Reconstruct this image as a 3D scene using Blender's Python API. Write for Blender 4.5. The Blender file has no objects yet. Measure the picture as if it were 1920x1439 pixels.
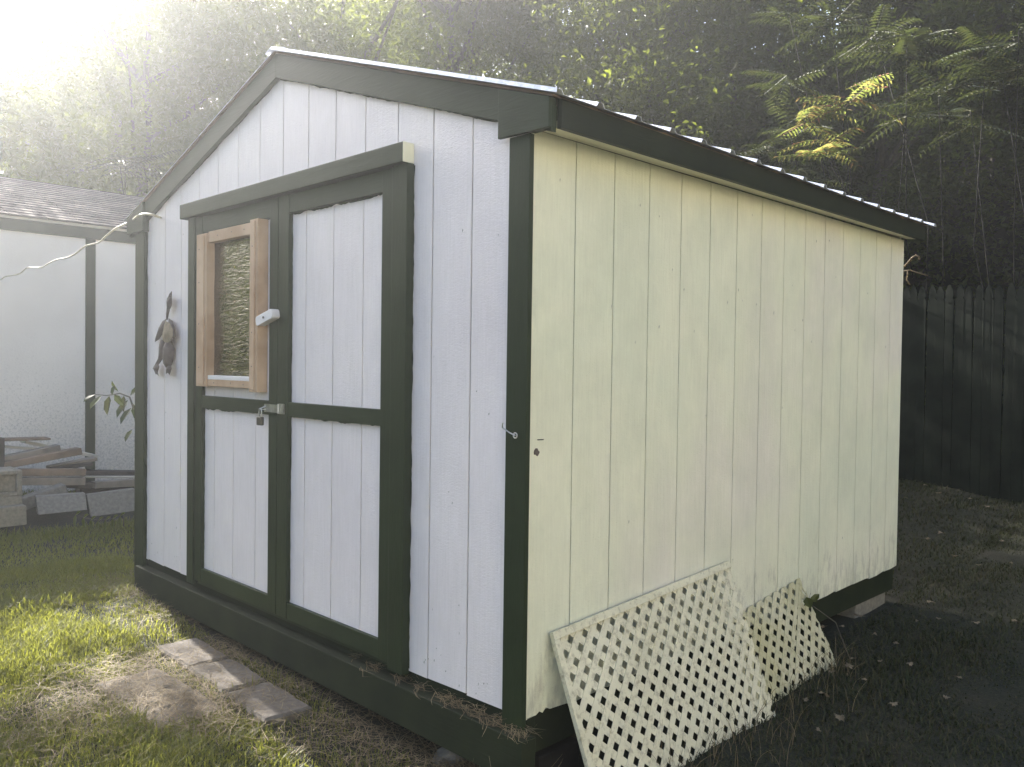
import bpy, math, random
import numpy as np
from mathutils import Vector, Matrix, noise
C = bpy.context.scene.collection
sc = bpy.context.scene
rnd = random.Random(7)
# ------------------------------------------------------------------ camera
CAM = np.array([1.8187, -1.8958, 1.1235]); YAW, PIT, ROL, FPX = -0.7845, -0.0223, 0.0136, 1585.74
def cam_axes():
    f = np.array([math.sin(YAW)*math.cos(PIT), math.cos(YAW)*math.cos(PIT), math.sin(PIT)])
    r = np.array([math.cos(YAW), -math.sin(YAW), 0.0]); u = np.cross(r, f)
    return math.cos(ROL)*r+math.sin(ROL)*u, -math.sin(ROL)*r+math.cos(ROL)*u, f
RX, UX, FX = cam_axes()
def ray(u, v): return RX*(u-960)/FPX - UX*(v-719.5)/FPX + FX
def at(u, v, axis, val):            # survey helper: where a sight line meets a plane of the place
    d = ray(u, v); t = (val-CAM[axis])/d[axis]; return CAM+t*d
def aY(u, v, y=0.0): return at(u, v, 1, y)
def aX(u, v, x=0.0): return at(u, v, 0, x)
def aZ(u, v, z=0.0): return at(u, v, 2, z)
def far(u, v, d): r = ray(u, v); return CAM+r/np.linalg.norm(r)*d
cd = bpy.data.cameras.new('camera'); cam = bpy.data.objects.new('camera', cd); C.objects.link(cam)
cd.sensor_width = 36; cd.lens = FPX/1920*36; cd.clip_start = 0.05; cd.clip_end = 500
M = Matrix.Identity(4)
for i in range(3):
    M[i][0], M[i][1], M[i][2], M[i][3] = RX[i], UX[i], -FX[i], CAM[i]
cam.matrix_world = M; sc.camera = cam

# ------------------------------------------------------------------ materials
def mat(name): 
    m = bpy.data.materials.new(name); m.use_nodes = True; nt = m.node_tree
    return m, nt, nt.nodes, nt.links, nt.nodes['Principled BSDF']
def N(nt, t, **k):
    n = nt.nodes.new(t)
    for a, b in k.items():
        if a in n.inputs: n.inputs[a].default_value = b
        else: setattr(n, a, b)
    return n
def ramp(nt, stops):
    r = nt.nodes.new('ShaderNodeValToRGB'); e = r.color_ramp.elements
    while len(e) < len(stops): e.new(0.5)
    for i, (p, c) in enumerate(stops): e[i].position = p; e[i].color = (*c, 1)
    return r
def mapped(nt, scale, src='Object'):
    tc = N(nt, 'ShaderNodeTexCoord'); mp = N(nt, 'ShaderNodeMapping'); mp.inputs['Scale'].default_value = scale
    nt.links.new(tc.outputs[src], mp.inputs[0]); return mp.outputs[0]
def noise_n(nt, vec, scale, detail=4, rough=.55, dist=0):
    n = N(nt, 'ShaderNodeTexNoise'); n.inputs['Scale'].default_value = scale; n.inputs['Detail'].default_value = detail
    n.inputs['Roughness'].default_value = rough; n.inputs['Distortion'].default_value = dist
    nt.links.new(vec, n.inputs['Vector']); return n.outputs['Fac']
def mixc(nt, fac, a, b, mode='MIX'):
    m = N(nt, 'ShaderNodeMix', data_type='RGBA', blend_type=mode)
    for s, v in ((0, fac), (6, a), (7, b)):
        if hasattr(v, 'links'): nt.links.new(v, m.inputs[s])
        else: m.inputs[s].default_value = v if s == 0 else (*v, 1)
    return m.outputs[2]
def bump(nt, h, strength, dist, p, prev=None):
    b = N(nt, 'ShaderNodeBump'); b.inputs['Strength'].default_value = strength; b.inputs['Distance'].default_value = dist
    nt.links.new(h, b.inputs['Height'])
    if prev: nt.links.new(prev, b.inputs['Normal'])
    nt.links.new(b.outputs[0], p.inputs['Normal']); return b.outputs[0]

def painted_siding(name, cols, dirt, rough, amount, streak=0.0):
    m, nt, nd, lk, p = mat(name)
    v1 = mapped(nt, (1, 1, .18)); v2 = mapped(nt, (1, 1, 1)); v3 = mapped(nt, (1, 1, .05))
    big = noise_n(nt, v2, 1.1, 3); r = ramp(nt, [(.3, cols[0]), (.5, cols[1]), (.7, cols[2])]); lk.new(big, r.inputs[0])
    spec = noise_n(nt, v1, 95, 3, .7); rs = ramp(nt, [(.7, (0, 0, 0)), (.8, (1, 1, 1))]); lk.new(spec, rs.inputs[0])
    mul = N(nt, 'ShaderNodeMath', operation='MULTIPLY'); lk.new(rs.outputs[0], mul.inputs[0]); mul.inputs[1].default_value = amount
    c = mixc(nt, mul.outputs[0], r.outputs[0], dirt)
    fg = noise_n(nt, v3, 120, 5, .7, .4); rf = ramp(nt, [(.3, (.95, .95, .945)), (.6, (1.02, 1.02, 1.02))]); lk.new(fg, rf.inputs[0]); c = mixc(nt, 1.0, c, rf.outputs[0], 'MULTIPLY')
    fb = noise_n(nt, mapped(nt, (1, 1, .5)), 9, 6, .7); rf2 = ramp(nt, [(.3, (.955, .955, .955)), (.65, (1.015, 1.015, 1.015))]); lk.new(fb, rf2.inputs[0]); c = mixc(nt, 1.0, c, rf2.outputs[0], 'MULTIPLY')
    if streak:
        st = noise_n(nt, v3, 14, 4, .6); rr = ramp(nt, [(.5, (0, 0, 0)), (.72, (1, 1, 1))]); lk.new(st, rr.inputs[0])
        m2 = N(nt, 'ShaderNodeMath', operation='MULTIPLY'); lk.new(rr.outputs[0], m2.inputs[0]); m2.inputs[1].default_value = streak
        c = mixc(nt, m2.outputs[0], c, (.5, .51, .47))
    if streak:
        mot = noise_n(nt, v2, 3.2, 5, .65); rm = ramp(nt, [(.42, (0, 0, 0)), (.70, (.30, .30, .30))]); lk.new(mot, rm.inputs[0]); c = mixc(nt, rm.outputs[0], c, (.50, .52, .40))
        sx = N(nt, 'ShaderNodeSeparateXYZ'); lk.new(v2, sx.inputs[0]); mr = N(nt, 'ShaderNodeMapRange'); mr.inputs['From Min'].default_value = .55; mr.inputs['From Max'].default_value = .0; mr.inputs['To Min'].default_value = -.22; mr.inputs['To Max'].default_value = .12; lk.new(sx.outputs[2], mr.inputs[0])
        ad = N(nt, 'ShaderNodeMath', operation='ADD'); lk.new(noise_n(nt, mapped(nt, (1, 1, .35)), 22, 6, .7), ad.inputs[0]); lk.new(mr.outputs[0], ad.inputs[1]); rg_ = ramp(nt, [(.52, (0, 0, 0)), (.72, (.6, .6, .6))]); lk.new(ad.outputs[0], rg_.inputs[0]); c = mixc(nt, rg_.outputs[0], c, (.36, .34, .28))  # grime at the foot, also darkening the wall where bounce light weakens
    lk.new(c, p.inputs['Base Color']); p.inputs['Roughness'].default_value = rough
    grain = noise_n(nt, v3, 75, 4, .6, .6); b1 = bump(nt, grain, .6, .004, p)
    cross = noise_n(nt, mapped(nt, (1, 1, 2.2)), 60, 3, .6, 1.2); b2 = bump(nt, cross, .7, .003, p, b1)
    return m
M_front = painted_siding('front_white_paint', [(.75, .695, .715), (.80, .745, .76), (.83, .775, .775)], (.3, .29, .26), .42, .55)
M_side = painted_siding('side_bounce_tint_paint', [(.73, .745, .59), (.80, .785, .62), (.80, .75, .65)], (.35, .34, .26), .6, .3, .04)  # warm bounce light on this side is put into the paint colour
M_groove, nt, nd, lk, p = mat('groove_dirt')
g = noise_n(nt, mapped(nt, (1, 1, .6)), 18, 5, .7); r = ramp(nt, [(.35, (.10, .10, .08)), (.65, (.42, .42, .37))]); lk.new(g, r.inputs[0])
lk.new(r.outputs[0], p.inputs['Base Color']); p.inputs['Roughness'].default_value = .9
def paint(name, a, b, rough=.5, grain=(.15, .004), stretch=(1, 1, 1), wear=None):
    m, nt, nd, lk, p = mat(name); p.inputs['Specular IOR Level'].default_value = .22 if max(b) < .1 else .5
    v = mapped(nt, stretch); n1 = noise_n(nt, mapped(nt, (1, 1, 1)), 5, 4); r = ramp(nt, [(.35, a), (.65, b)]); lk.new(n1, r.inputs[0]); c = r.outputs[0]
    if wear:
        w = noise_n(nt, mapped(nt, (1, 1, 1)), 34, 5, .75); rw = ramp(nt, [(.72, (0, 0, 0)), (.76, (1, 1, 1))]); lk.new(w, rw.inputs[0]); c = mixc(nt, rw.outputs[0], c, wear)
    lk.new(c, p.inputs['Base Color']); p.inputs['Roughness'].default_value = rough
    g = noise_n(nt, v, 60, 4, .6, .8); bump(nt, g, grain[0]*2, grain[1], p); return m
M_green = paint('dark_green_trim_paint', (.016, .026, .0115), (.023, .035, .016), .5, stretch=(1, 1, .15))
M_greenh = paint('dark_green_board_paint', (.017, .028, .0125), (.025, .038, .018), .5, stretch=(.12, .12, 1))
M_fascia = paint('dark_green_fascia_paint', (.014, .018, .009), (.020, .025, .012), .6, stretch=(.12, .12, 1))
M_skirt = paint('weathered_green_skirt', (.012, .017, .008), (.021, .027, .012), .75, stretch=(.12, .12, 1), wear=(.05, .045, .033))
M_soffit = paint('soffit_cream_paint', (.80, .77, .58), (.84, .81, .62), .6, stretch=(1, .1, 1))
M_wood = paint('raw_pine_wood', (.40, .26, .155), (.55, .39, .26), .7, (.2, .003), (1, 1, .1), wear=(.25, .16, .1))
M_whitewood = paint('white_painted_block', (.68, .66, .68), (.75, .74, .76), .45)
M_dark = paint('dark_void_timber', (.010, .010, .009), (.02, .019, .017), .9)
def simple(name, col, rough=.5, metal=0, bumps=None):
    m, nt, nd, lk, p = mat(name)
    n1 = noise_n(nt, mapped(nt, (1, 1, 1)), 40, 4)
    r = ramp(nt, [(.3, tuple(c*.75 for c in col)), (.7, tuple(min(1, c*1.2) for c in col))]); lk.new(n1, r.inputs[0])
    lk.new(r.outputs[0], p.inputs['Base Color']); p.inputs['Roughness'].default_value = rough; p.inputs['Metallic'].default_value = metal
    if bumps:
        n2 = noise_n(nt, mapped(nt, (1, 1, 1)), bumps[0], 5, .65); bump(nt, n2, bumps[1], bumps[2], p)
    return m
M_steel = simple('galvanised_steel', (.55, .55, .53), .35, .9)
M_brass = simple('dull_padlock_metal', (.16, .15, .13), .45, .8)
M_roof = simple('white_metal_roof', (.74, .76, .82), .32, .25)
M_cable = simple('cream_cable_plastic', (.62, .56, .42), .45)
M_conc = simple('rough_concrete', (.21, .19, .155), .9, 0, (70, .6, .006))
M_slab = simple('grey_stone_slab', (.155, .145, .13), .85, 0, (45, .5, .006))
M_paver = simple('pinkish_paver', (.135, .117, .097), .9, 0, (60, .7, .006))
M_rust = simple('rusty_brown_metal', (.11, .085, .075), .7, .15, (90, .7, .004))
M_rustlight = simple('mottled_bark_texture', (.24, .19, .12), .8, 0, (160, 1, .004))
M_plank = [paint('grey_weathered_plank', (.15, .13, .11), (.26, .22, .18), .85, (.25, .004), (.1, .1, 1)),
           paint('brown_plank', (.14, .10, .07), (.24, .17, .12), .85, (.25, .004), (.1, .1, 1)),
           paint('pale_plank', (.42, .39, .33), (.55, .50, .42), .8, (.2, .004), (.1, .1, 1)),
           paint('charcoal_plank', (.035, .032, .03), (.07, .06, .055), .9, (.2, .004), (.1, .1, 1))]
M_stem = paint('dark_stem_bark', (.006, .0055, .005), (.014, .012, .010), .9)
M_bark, nt, nd, lk, p = mat('tree_bark')
g = noise_n(nt, mapped(nt, (1, 1, .25)), 14, 6, .7); r = ramp(nt, [(.35, (.05, .042, .034)), (.7, (.15, .13, .105))]); lk.new(g, r.inputs[0])
lk.new(r.outputs[0], p.inputs['Base Color']); p.inputs['Roughness'].default_value = .9; bump(nt, g, .8, .02, p)
def lattice_mat(name, a, b, grime, amt):
    m, nt, nd, lk, p = mat(name)
    v = mapped(nt, (1, 1, 1)); n1 = noise_n(nt, v, 4, 4); r = ramp(nt, [(.35, a), (.65, b)]); lk.new(n1, r.inputs[0])
    n2 = noise_n(nt, v, 38, 6, .75); r2 = ramp(nt, [(.5, (0, 0, 0)), (.75, (amt,)*3)]); lk.new(n2, r2.inputs[0])
    lk.new(mixc(nt, r2.outputs[0], r.outputs[0], grime), p.inputs['Base Color']); p.inputs['Roughness'].default_value = .5; return m
M_lat = lattice_mat('aged_white_plastic', (.65, .605, .44), (.73, .685, .52), (.20, .16, .09), .9)
M_lat2 = lattice_mat('algae_stained_plastic', (.50, .46, .27), (.60, .555, .39), (.18, .16, .07), .9)
M_mirror, nt, nd, lk, p = mat('wrinkled_mirror_film')
p.inputs['Base Color'].default_value = (.15, .14, .105, 1); p.inputs['Metallic'].default_value = 1; p.inputs['Roughness'].default_value = .05
w = noise_n(nt, mapped(nt, (1, 1, 3.5)), 5, 2, .45, .8); bb = bump(nt, w, .35, .012, p); w2 = noise_n(nt, mapped(nt, (1, 1, 4)), 15, 3, .6, 1.2); bump(nt, w2, .85, .006, p, bb)
def leaf_mat(name, cols, rough=.34, trans=.45, tcol=(.42, .50, .05)):
    m, nt, nd, lk, p = mat(name)
    gi = N(nt, 'ShaderNodeNewGeometry'); r = ramp(nt, [(i/(len(cols)-1), c) for i, c in enumerate(cols)])
    lk.new(gi.outputs['Random Per Island'], r.inputs[0]); lk.new(r.outputs[0], p.inputs['Base Color']); p.inputs['Roughness'].default_value = rough; p.inputs['Specular IOR Level'].default_value = .3
    t = N(nt, 'ShaderNodeBsdfTranslucent'); lk.new(mixc(nt, .55, r.outputs[0], tcol), t.inputs[0])
    mx = N(nt, 'ShaderNodeMixShader'); mx.inputs[0].default_value = trans; lk.new(p.outputs[0], mx.inputs[1]); lk.new(t.outputs[0], mx.inputs[2])
    lk.new(mx.outputs[0], nd['Material Output'].inputs[0]); return m
M_leafs = [leaf_mat('green_leaves', [(.022, .032, .014), (.038, .050, .019), (.055, .066, .026)]),
           leaf_mat('olive_leaves', [(.026, .032, .014), (.044, .050, .019), (.062, .062, .026)]),
           leaf_mat('dull_leaves', [(.018, .025, .013), (.030, .038, .018), (.044, .048, .024)])]
M_sumac = leaf_mat('shaded_sumac_leaves', [(.022, .034, .016), (.035, .048, .02), (.05, .06, .024), (.07, .06, .025)], .45, .14, (.16, .2, .04))  # darkened in the leaf colour in place of tree shade
M_sumacred = leaf_mat('reddening_sumac_leaves', [(.05, .07, .02), (.09, .12, .03), (.13, .14, .04), (.34, .10, .08), (.16, .17, .06), (.07, .10, .03), (.28, .12, .08)], .4, .4, (.34, .40, .08))
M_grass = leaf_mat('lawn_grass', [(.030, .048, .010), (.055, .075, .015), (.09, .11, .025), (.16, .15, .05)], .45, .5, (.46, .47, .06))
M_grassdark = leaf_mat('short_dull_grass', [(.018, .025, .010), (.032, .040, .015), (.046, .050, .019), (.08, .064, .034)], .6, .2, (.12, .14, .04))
M_straw = leaf_mat('dry_grass_straw', [(.12, .09, .05), (.20, .15, .09), (.30, .24, .14)], .7, .2, (.3, .25, .12))
M_litter = leaf_mat('dry_fallen_leaf', [(.11, .08, .045), (.16, .12, .075), (.22, .175, .12), (.15, .075, .045)], .6, .15, (.3, .2, .1))

# ------------------------------------------------------------------ mesh helpers
class MB:
    def __init__(s): s.v = []; s.f = []; s.m = []
    def add(s, vs, fs, mi=0):
        o = len(s.v); s.v += [tuple(map(float, q)) for q in vs]; s.f += [tuple(i+o for i in f) for f in fs]; s.m += [mi]*len(fs)
    def box(s, x0, x1, y0, y1, z0, z1, mi=0):
        s.hexa([(x0, y0, z0), (x1, y0, z0), (x1, y1, z0), (x0, y1, z0), (x0, y0, z1), (x1, y0, z1), (x1, y1, z1), (x0, y1, z1)], mi)
    def hexa(s, v, mi=0): s.add(v, [(3, 2, 1, 0), (4, 5, 6, 7), (0, 1, 5, 4), (1, 2, 6, 5), (2, 3, 7, 6), (3, 0, 4, 7)], mi)
    def prism(s, a, b, mi=0):           # two matching outlines
        n = len(a); s.add(list(a)+list(b), [tuple(range(n-1, -1, -1)), tuple(range(n, 2*n))]+[(i, (i+1) % n, n+(i+1) % n, n+i) for i in range(n)], mi)
    def beam(s, a, b, w, h, up=(0, 0, 1), mi=0):
        a, b = Vector(a), Vector(b); d = (b-a).normalized(); sd = d.cross(Vector(up)).normalized(); u = sd.cross(d)
        s.hexa([a-sd*w/2-u*h/2, b-sd*w/2-u*h/2, b+sd*w/2-u*h/2, a+sd*w/2-u*h/2, a-sd*w/2+u*h/2, b-sd*w/2+u*h/2, b+sd*w/2+u*h/2, a+sd*w/2+u*h/2], mi)
    def tube(s, pts, r, n=8, mi=0):
        pts = [Vector(q) for q in pts]; rr = r if isinstance(r, (list, tuple)) else [r]*len(pts); vs = []; fs = []
        prev = None
        for i, q in enumerate(pts):
            d = (pts[min(i+1, len(pts)-1)]-pts[max(i-1, 0)]).normalized()
            a = prev-d*prev.dot(d) if prev is not None else d.cross(Vector((.31, .17, .93)))
            a.normalize(); prev = a; b = d.cross(a)
            vs += [q+(a*math.cos(t)+b*math.sin(t))*rr[i] for t in [2*math.pi*k/n for k in range(n)]]
        for i in range(len(pts)-1):
            for k in range(n): fs.append((i*n+k, i*n+(k+1) % n, (i+1)*n+(k+1) % n, (i+1)*n+k))
        fs += [tuple(range(n-1, -1, -1)), tuple(range((len(pts)-1)*n, len(pts)*n))]; s.add(vs, fs, mi)
    def build(s, name, mats, parent=None, bevel=0, smooth=False, origin=None):
        me = bpy.data.meshes.new(name); v = s.v
        o = Vector(origin) if origin is not None else Vector((0, 0, 0))
        if origin is not None: v = [tuple(Vector(q)-o) for q in v]
        me.from_pydata(v, [], s.f)
        for m in (mats if isinstance(mats, (list, tuple)) else [mats]): me.materials.append(m)
        me.polygons.foreach_set('material_index', s.m)
        if smooth: me.polygons.foreach_set('use_smooth', [True]*len(s.f))
        ob = bpy.data.objects.new(name, me); C.objects.link(ob); ob.location = o
        if parent:
            ob.parent = parent; ob.location = o-Vector(parent.location) if origin is not None else -Vector(parent.location)
        if bevel:
            b = ob.modifiers.new('bevel', 'BEVEL'); b.width = bevel; b.segments = 2; b.limit_method = 'ANGLE'
        return ob
def np_mesh(name, v, quads=None, tris=None, mats=(), smooth=False):
    me = bpy.data.meshes.new(name); v = np.asarray(v, np.float32)
    q = np.zeros((0, 4), np.int32) if quads is None else np.asarray(quads, np.int32); t = np.zeros((0, 3), np.int32) if tris is None else np.asarray(tris, np.int32)
    me.vertices.add(len(v)); me.vertices.foreach_set('co', v.ravel())
    me.loops.add(q.size+t.size); me.loops.foreach_set('vertex_index', np.concatenate([q.ravel(), t.ravel()]))
    me.polygons.add(len(q)+len(t))
    me.polygons.foreach_set('loop_start', np.concatenate([np.arange(len(q))*4, q.size+np.arange(len(t))*3]).astype(np.int32))
    me.polygons.foreach_set('use_smooth', np.full(len(q)+len(t), smooth))
    for m in mats: me.materials.append(m)
    me.update(calc_edges=True); return me
def link(name, me, parent=None, loc=(0, 0, 0), rz=0, s=1):
    o = bpy.data.objects.new(name, me); C.objects.link(o); o.location = loc; o.rotation_euler[2] = rz
    o.scale = s if hasattr(s, '__len__') else (s, s, s)
    if parent: o.parent = parent
    return o
def tag(o, label=None, cat=None, group=None, kind=None):
    if label: o['label'] = label
    if cat: o['category'] = cat
    if group: o['group'] = group
    if kind: o['kind'] = kind
    return o
def thing(name, label, cat, loc=(0, 0, 0), group=None):
    o = bpy.data.objects.new(name, None); C.objects.link(o); o.location = loc; o.empty_display_size = .1; return tag(o, label, cat, group)

# ------------------------------------------------------------------ ground
CP = np.array([(-3, -.1, -.17), (-1.5, -.2, -.215), (-.2, -.2, -.275), (.2, 1.2, -.255), (.15, 1.9, -.235), (0, 2.7, -.19), (.3, 4, -.09), (0, 6, .04), (-1.1, 6.2, .10),
               (-3, 5, .0), (-5.5, .3, -.19), (-7, 1, -.17), (-7, -2, -.22), (1.8, -1.9, -.42), (2.6, 2.6, -.22), (4, 6, -.05), (-3, -2, -.27), (-5, 3, -.12),
               (6, 0, -.4), (-1.5, 1.5, -.24), (0, -5, -.5), (-9, 4, 0), (-4, 6.5, .1), (-6, -6, -.4), (8, -6, -.5), (-12, 0, -.1), (9, 8, 0)])
def gz(x, y):
    x = np.asarray(x, float); y = np.asarray(y, float)
    d2 = (x[..., None]-CP[:, 0])**2+(y[..., None]-CP[:, 1])**2; w = 1/(d2+.15)**2
    z = (w*CP[:, 2]).sum(-1)/w.sum(-1)
    a = np.maximum(0, y-8.2-.15*np.sin(x)); b = np.maximum(0, -x-12.5); d = np.sqrt(a*a+(b*.9)**2)
    hill = np.where(d < 14, .74*d, .74*14+(d-14)*.05); r = np.sqrt(x*x+y*y)
    return z+hill*np.clip(d/3, 0, 1)+np.where(d > 1, .25*np.sin(x*.9+y*.4)*np.sin(y*.7-x*.3), 0)
def g1(x, y): return float(gz(np.array([x]), np.array([y]))[0])
def axis_pts(lo, hi, fine0, fine1, step):
    c = list(np.arange(fine0, fine1+1e-6, step)); a = []; s = step; q = fine0
    while q > lo: s *= 1.25; q -= s; a.append(q)
    b = []; s = step; q = fine1
    while q < hi: s *= 1.25; q += s; b.append(q)
    return np.array(a[::-1]+c+b)
xs = axis_pts(-80, 80, -9, 5, .16); ys = axis_pts(-80, 80, -4, 9, .16)
X, Y = np.meshgrid(xs, ys); Z = gz(X, Y)+np.where(np.abs(X) < 40, .012*np.sin(X*7.1+Y*3)*np.sin(Y*6.3-X*2.2), 0)
nx, ny = len(xs), len(ys); ii = np.arange(nx*ny).reshape(ny, nx)
quads = np.stack([ii[:-1, :-1], ii[:-1, 1:], ii[1:, 1:], ii[1:, :-1]], -1).reshape(-1, 4)
M_ground, nt, nd, lk, p = mat('lawn_soil')
v = mapped(nt, (1, 1, 1)); n1 = noise_n(nt, v, 2.2, 5); n2 = noise_n(nt, v, 60, 5, .7)
r1 = ramp(nt, [(.35, (.020, .022, .010)), (.55, (.03, .029, .014)), (.75, (.06, .047, .026))]); lk.new(n1, r1.inputs[0])
r2 = ramp(nt, [(.3, (.3, .3, .3)), (.7, (1.3, 1.3, 1.3))]); lk.new(n2, r2.inputs[0])
lk.new(mixc(nt, 1.0, r1.outputs[0], r2.outputs[0], 'MULTIPLY'), p.inputs['Base Color']); p.inputs['Roughness'].default_value = .95; bump(nt, n2, .8, .02, p)
tag(link('ground', np_mesh('ground', np.stack([X, Y, Z], -1).reshape(-1, 3), quads, mats=[M_ground], smooth=True)), kind='structure')

# ------------------------------------------------------------------ main shed
shed = thing('garden_shed', 'white garden shed with dark green trim, double doors and ribbed metal roof', 'shed')
L = 3.03; W = 3.035; S = .2032; FX0 = -2.7098; SY0 = .2092; RXr = -1.52; RZ = 2.453; SL = .326
def rz(x): return RZ-SL*abs(x-RXr)
def siding_front(mb, x0, x1, z0, ztop, y, grooves, t=.014, gw=.0032, wob=.004):
    cuts = [x0]+[g for g in grooves if x0+.01 < g < x1-.01]+[x1]
    for a, b in zip(cuts[:-1], cuts[1:]):
        a2 = a+(gw if a > x0 else 0); b2 = b-(gw if b < x1 else 0)
        zt = [(b2, ztop(b2)), (a2, ztop(a2))]
        if a2 < RXr < b2: zt.insert(1, (RXr, ztop(RXr)))
        pl = [(a2, z0+rnd.uniform(-wob, wob)), (b2, z0+rnd.uniform(-wob, wob))]+zt
        mb.prism([(q[0], y, q[1]) for q in pl], [(q[0], y+t, q[1]) for q in pl], 0)
    zt = [(x1, ztop(x1)), (x0, ztop(x0))]
    if x0 < RXr < x1: zt.insert(1, (RXr, ztop(RXr)))
    pl = [(x0, z0+.004), (x1, z0+.004)]+zt
    mb.prism([(q[0], y+.005, q[1]) for q in pl], [(q[0], y+t-.001, q[1]) for q in pl], 1)
mb = MB(); siding_front(mb, -W, -.004, .014, lambda x: rz(x)-.03, 0.0, [FX0+S*k for k in range(-2, 14)])
mb.build('front_wall', [M_front, M_groove], shed)
mb = MB(); ycuts = [.0]+[SY0+S*k for k in range(14)]+[L]
for i, (a, b) in enumerate(zip(ycuts[:-1], ycuts[1:])):
    a2 = a+(.0025 if i else 0); b2 = b-(.0025 if i < 14 else 0)
    z0 = .006+rnd.uniform(-.004, .004); z1 = .012+rnd.uniform(-.005, .005); zt = 1.852
    if i == 0:      # chipped lower edge near the corner
        ol = [(a2, z0), (.055, z0+.004), (.07, z0+.012), (.085, z0+.003), (.1, z0+.016), (.12, z0+.006), (b2, z1)]
    else: ol = [(a2, z0), ((a2+b2)/2, z0+rnd.uniform(-.003, .004)), (b2, z1)]
    ol += [(b2, zt), (a2, zt)]
    mb.prism([(0.0, q[0], q[1]) for q in ol], [(-.014, q[0], q[1]) for q in ol][::1], 0)
mb.box(-.0135, -.004, .002, L-.002, .016, 1.85, 1)
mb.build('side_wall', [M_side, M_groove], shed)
mb = MB(); mb.box(-W, -W+.014, .015, L-.015, .01, 1.87); mb.box(-W+.015, -.015, L-.014, L, .01, 1.87)
pl = [(-W+.015, 1.87), (-.015, 1.87), (RXr, RZ-.05)]
mb.prism([(q[0], L-.014, q[1]) for q in pl], [(q[0], L, q[1]) for q in pl]); mb.build('rear_wall', M_side, shed)
mb = MB(); mb.box(-W+.02, -.03, .03, L-.03, -.02, .012); mb.build('floor', M_dark, shed)
# corner boards, with ragged brush edges on the siding beside them
def jag(mb, a, b, out, lo, hi, step=.016):
    """uneven strip of trim paint brushed over onto the siding"""
    a, b, out = Vector(a), Vector(b), Vector(out); n = max(2, int((b-a).length/step)); base = []; tip = []
    val = rnd.uniform(lo, hi)
    for i in range(n+1):
        val += rnd.uniform(-.5, .5)*(hi-lo); val = min(hi, max(lo, val)); q = a.lerp(b, i/n); base.append(q-out*.004); tip.append(q+out*val)
    for i in range(n): mb.add([base[i], base[i+1], tip[i+1], tip[i]], [(0, 1, 2, 3)])
mb = MB(); mb.box(-.080, .010, -.020, -.0005, -.055, 1.834); jag(mb, (-.08, -.0008, 0), (-.08, -.0008, 1.83), (-1, 0, 0), 0, .004); mb.build('corner_board', M_green, shed, .002)
mb = MB(); mb.box(-3.032, -2.942, -.020, -.0005, -.055, 1.834); jag(mb, (-2.942, -.0008, .02), (-2.942, -.0008, 1.83), (1, 0, 0), 0, .006); mb.build('corner_board', M_green, shed, .002)
mb = MB(); mb.box(-3.098, -3.036, -.008, .08, -.12, 1.86); mb.build('corner_board', M_green, shed, .002)
# rake boards
for sgn, x0, x1 in ((1, RXr, .10), (-1, -3.15, RXr)):
    mb = MB(); y0, y1 = -.022, -.0005
    ol = [(x0, rz(x0)-.103), (x1, rz(x1)-.103), (x1, rz(x1)), (x0, rz(x0))]
    mb.prism([(q[0], y0, q[1]) for q in ol], [(q[0], y1, q[1]) for q in ol])
    jag(mb, (x0+(.1 if sgn < 0 else .0), y1-.0006, rz(x0+(.1 if sgn < 0 else 0))-.103), (x1-(.22 if sgn > 0 else 0), y1-.0006, rz(x1-(.22 if sgn > 0 else 0))-.103), (0, 0, -1), 0, .006)
    mb.build('rake_board', M_greenh, shed, .002)
for x0, x1 in ((-.117, .102), (-3.152, -2.925)):
    mb = MB(); ol = [(x0, 1.834), (x1, 1.832), (x1, rz(x1)-.002), (x0, rz(x0)-.002)]
    mb.prism([(q[0], -.036, q[1]) for q in ol], [(q[0], .012 if x0 < -1 else -.0226, q[1]) for q in ol]); 
    if x0 > -1:
        mb.box(.0125, .102, -.0226, .0, 1.8345, 1.90)
    mb.build('eave_return', M_greenh, shed, .002)
# eaves
def fx(y): return .102-.018*y/L
for side in (1, -1):
    mb = MB(); q = []
    for y in (-.0005 if side > 0 else .0, 3.06):
        x = fx(y) if side > 0 else -3.155
        q += [(x, y, 1.833+.011*y/L), (x+side*.02, y, 1.833+.011*y/L), (x+side*.02, y, rz(x)-.006+.007*y/L), (x, y, rz(x)+.0+.007*y/L)]
    mb.prism(q[:4], q[4:]); mb.build('fascia', M_fascia, shed, .0015)
mb = MB(); mb.prism([(.0005, .002, 1.853), (.1, .002, 1.846), (.1, .002, 1.858), (.0005, .002, 1.866)], [(.0005, 3.055, 1.862), (.083, 3.055, 1.853), (.083, 3.055, 1.865), (.0005, 3.055, 1.874)])
mb.build('soffit', M_soffit, shed)
mb = MB(); mb.box(-3.154, -W-.001, .08, 3.05, 1.85, 1.862); mb.build('soffit', M_soffit, shed)
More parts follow.
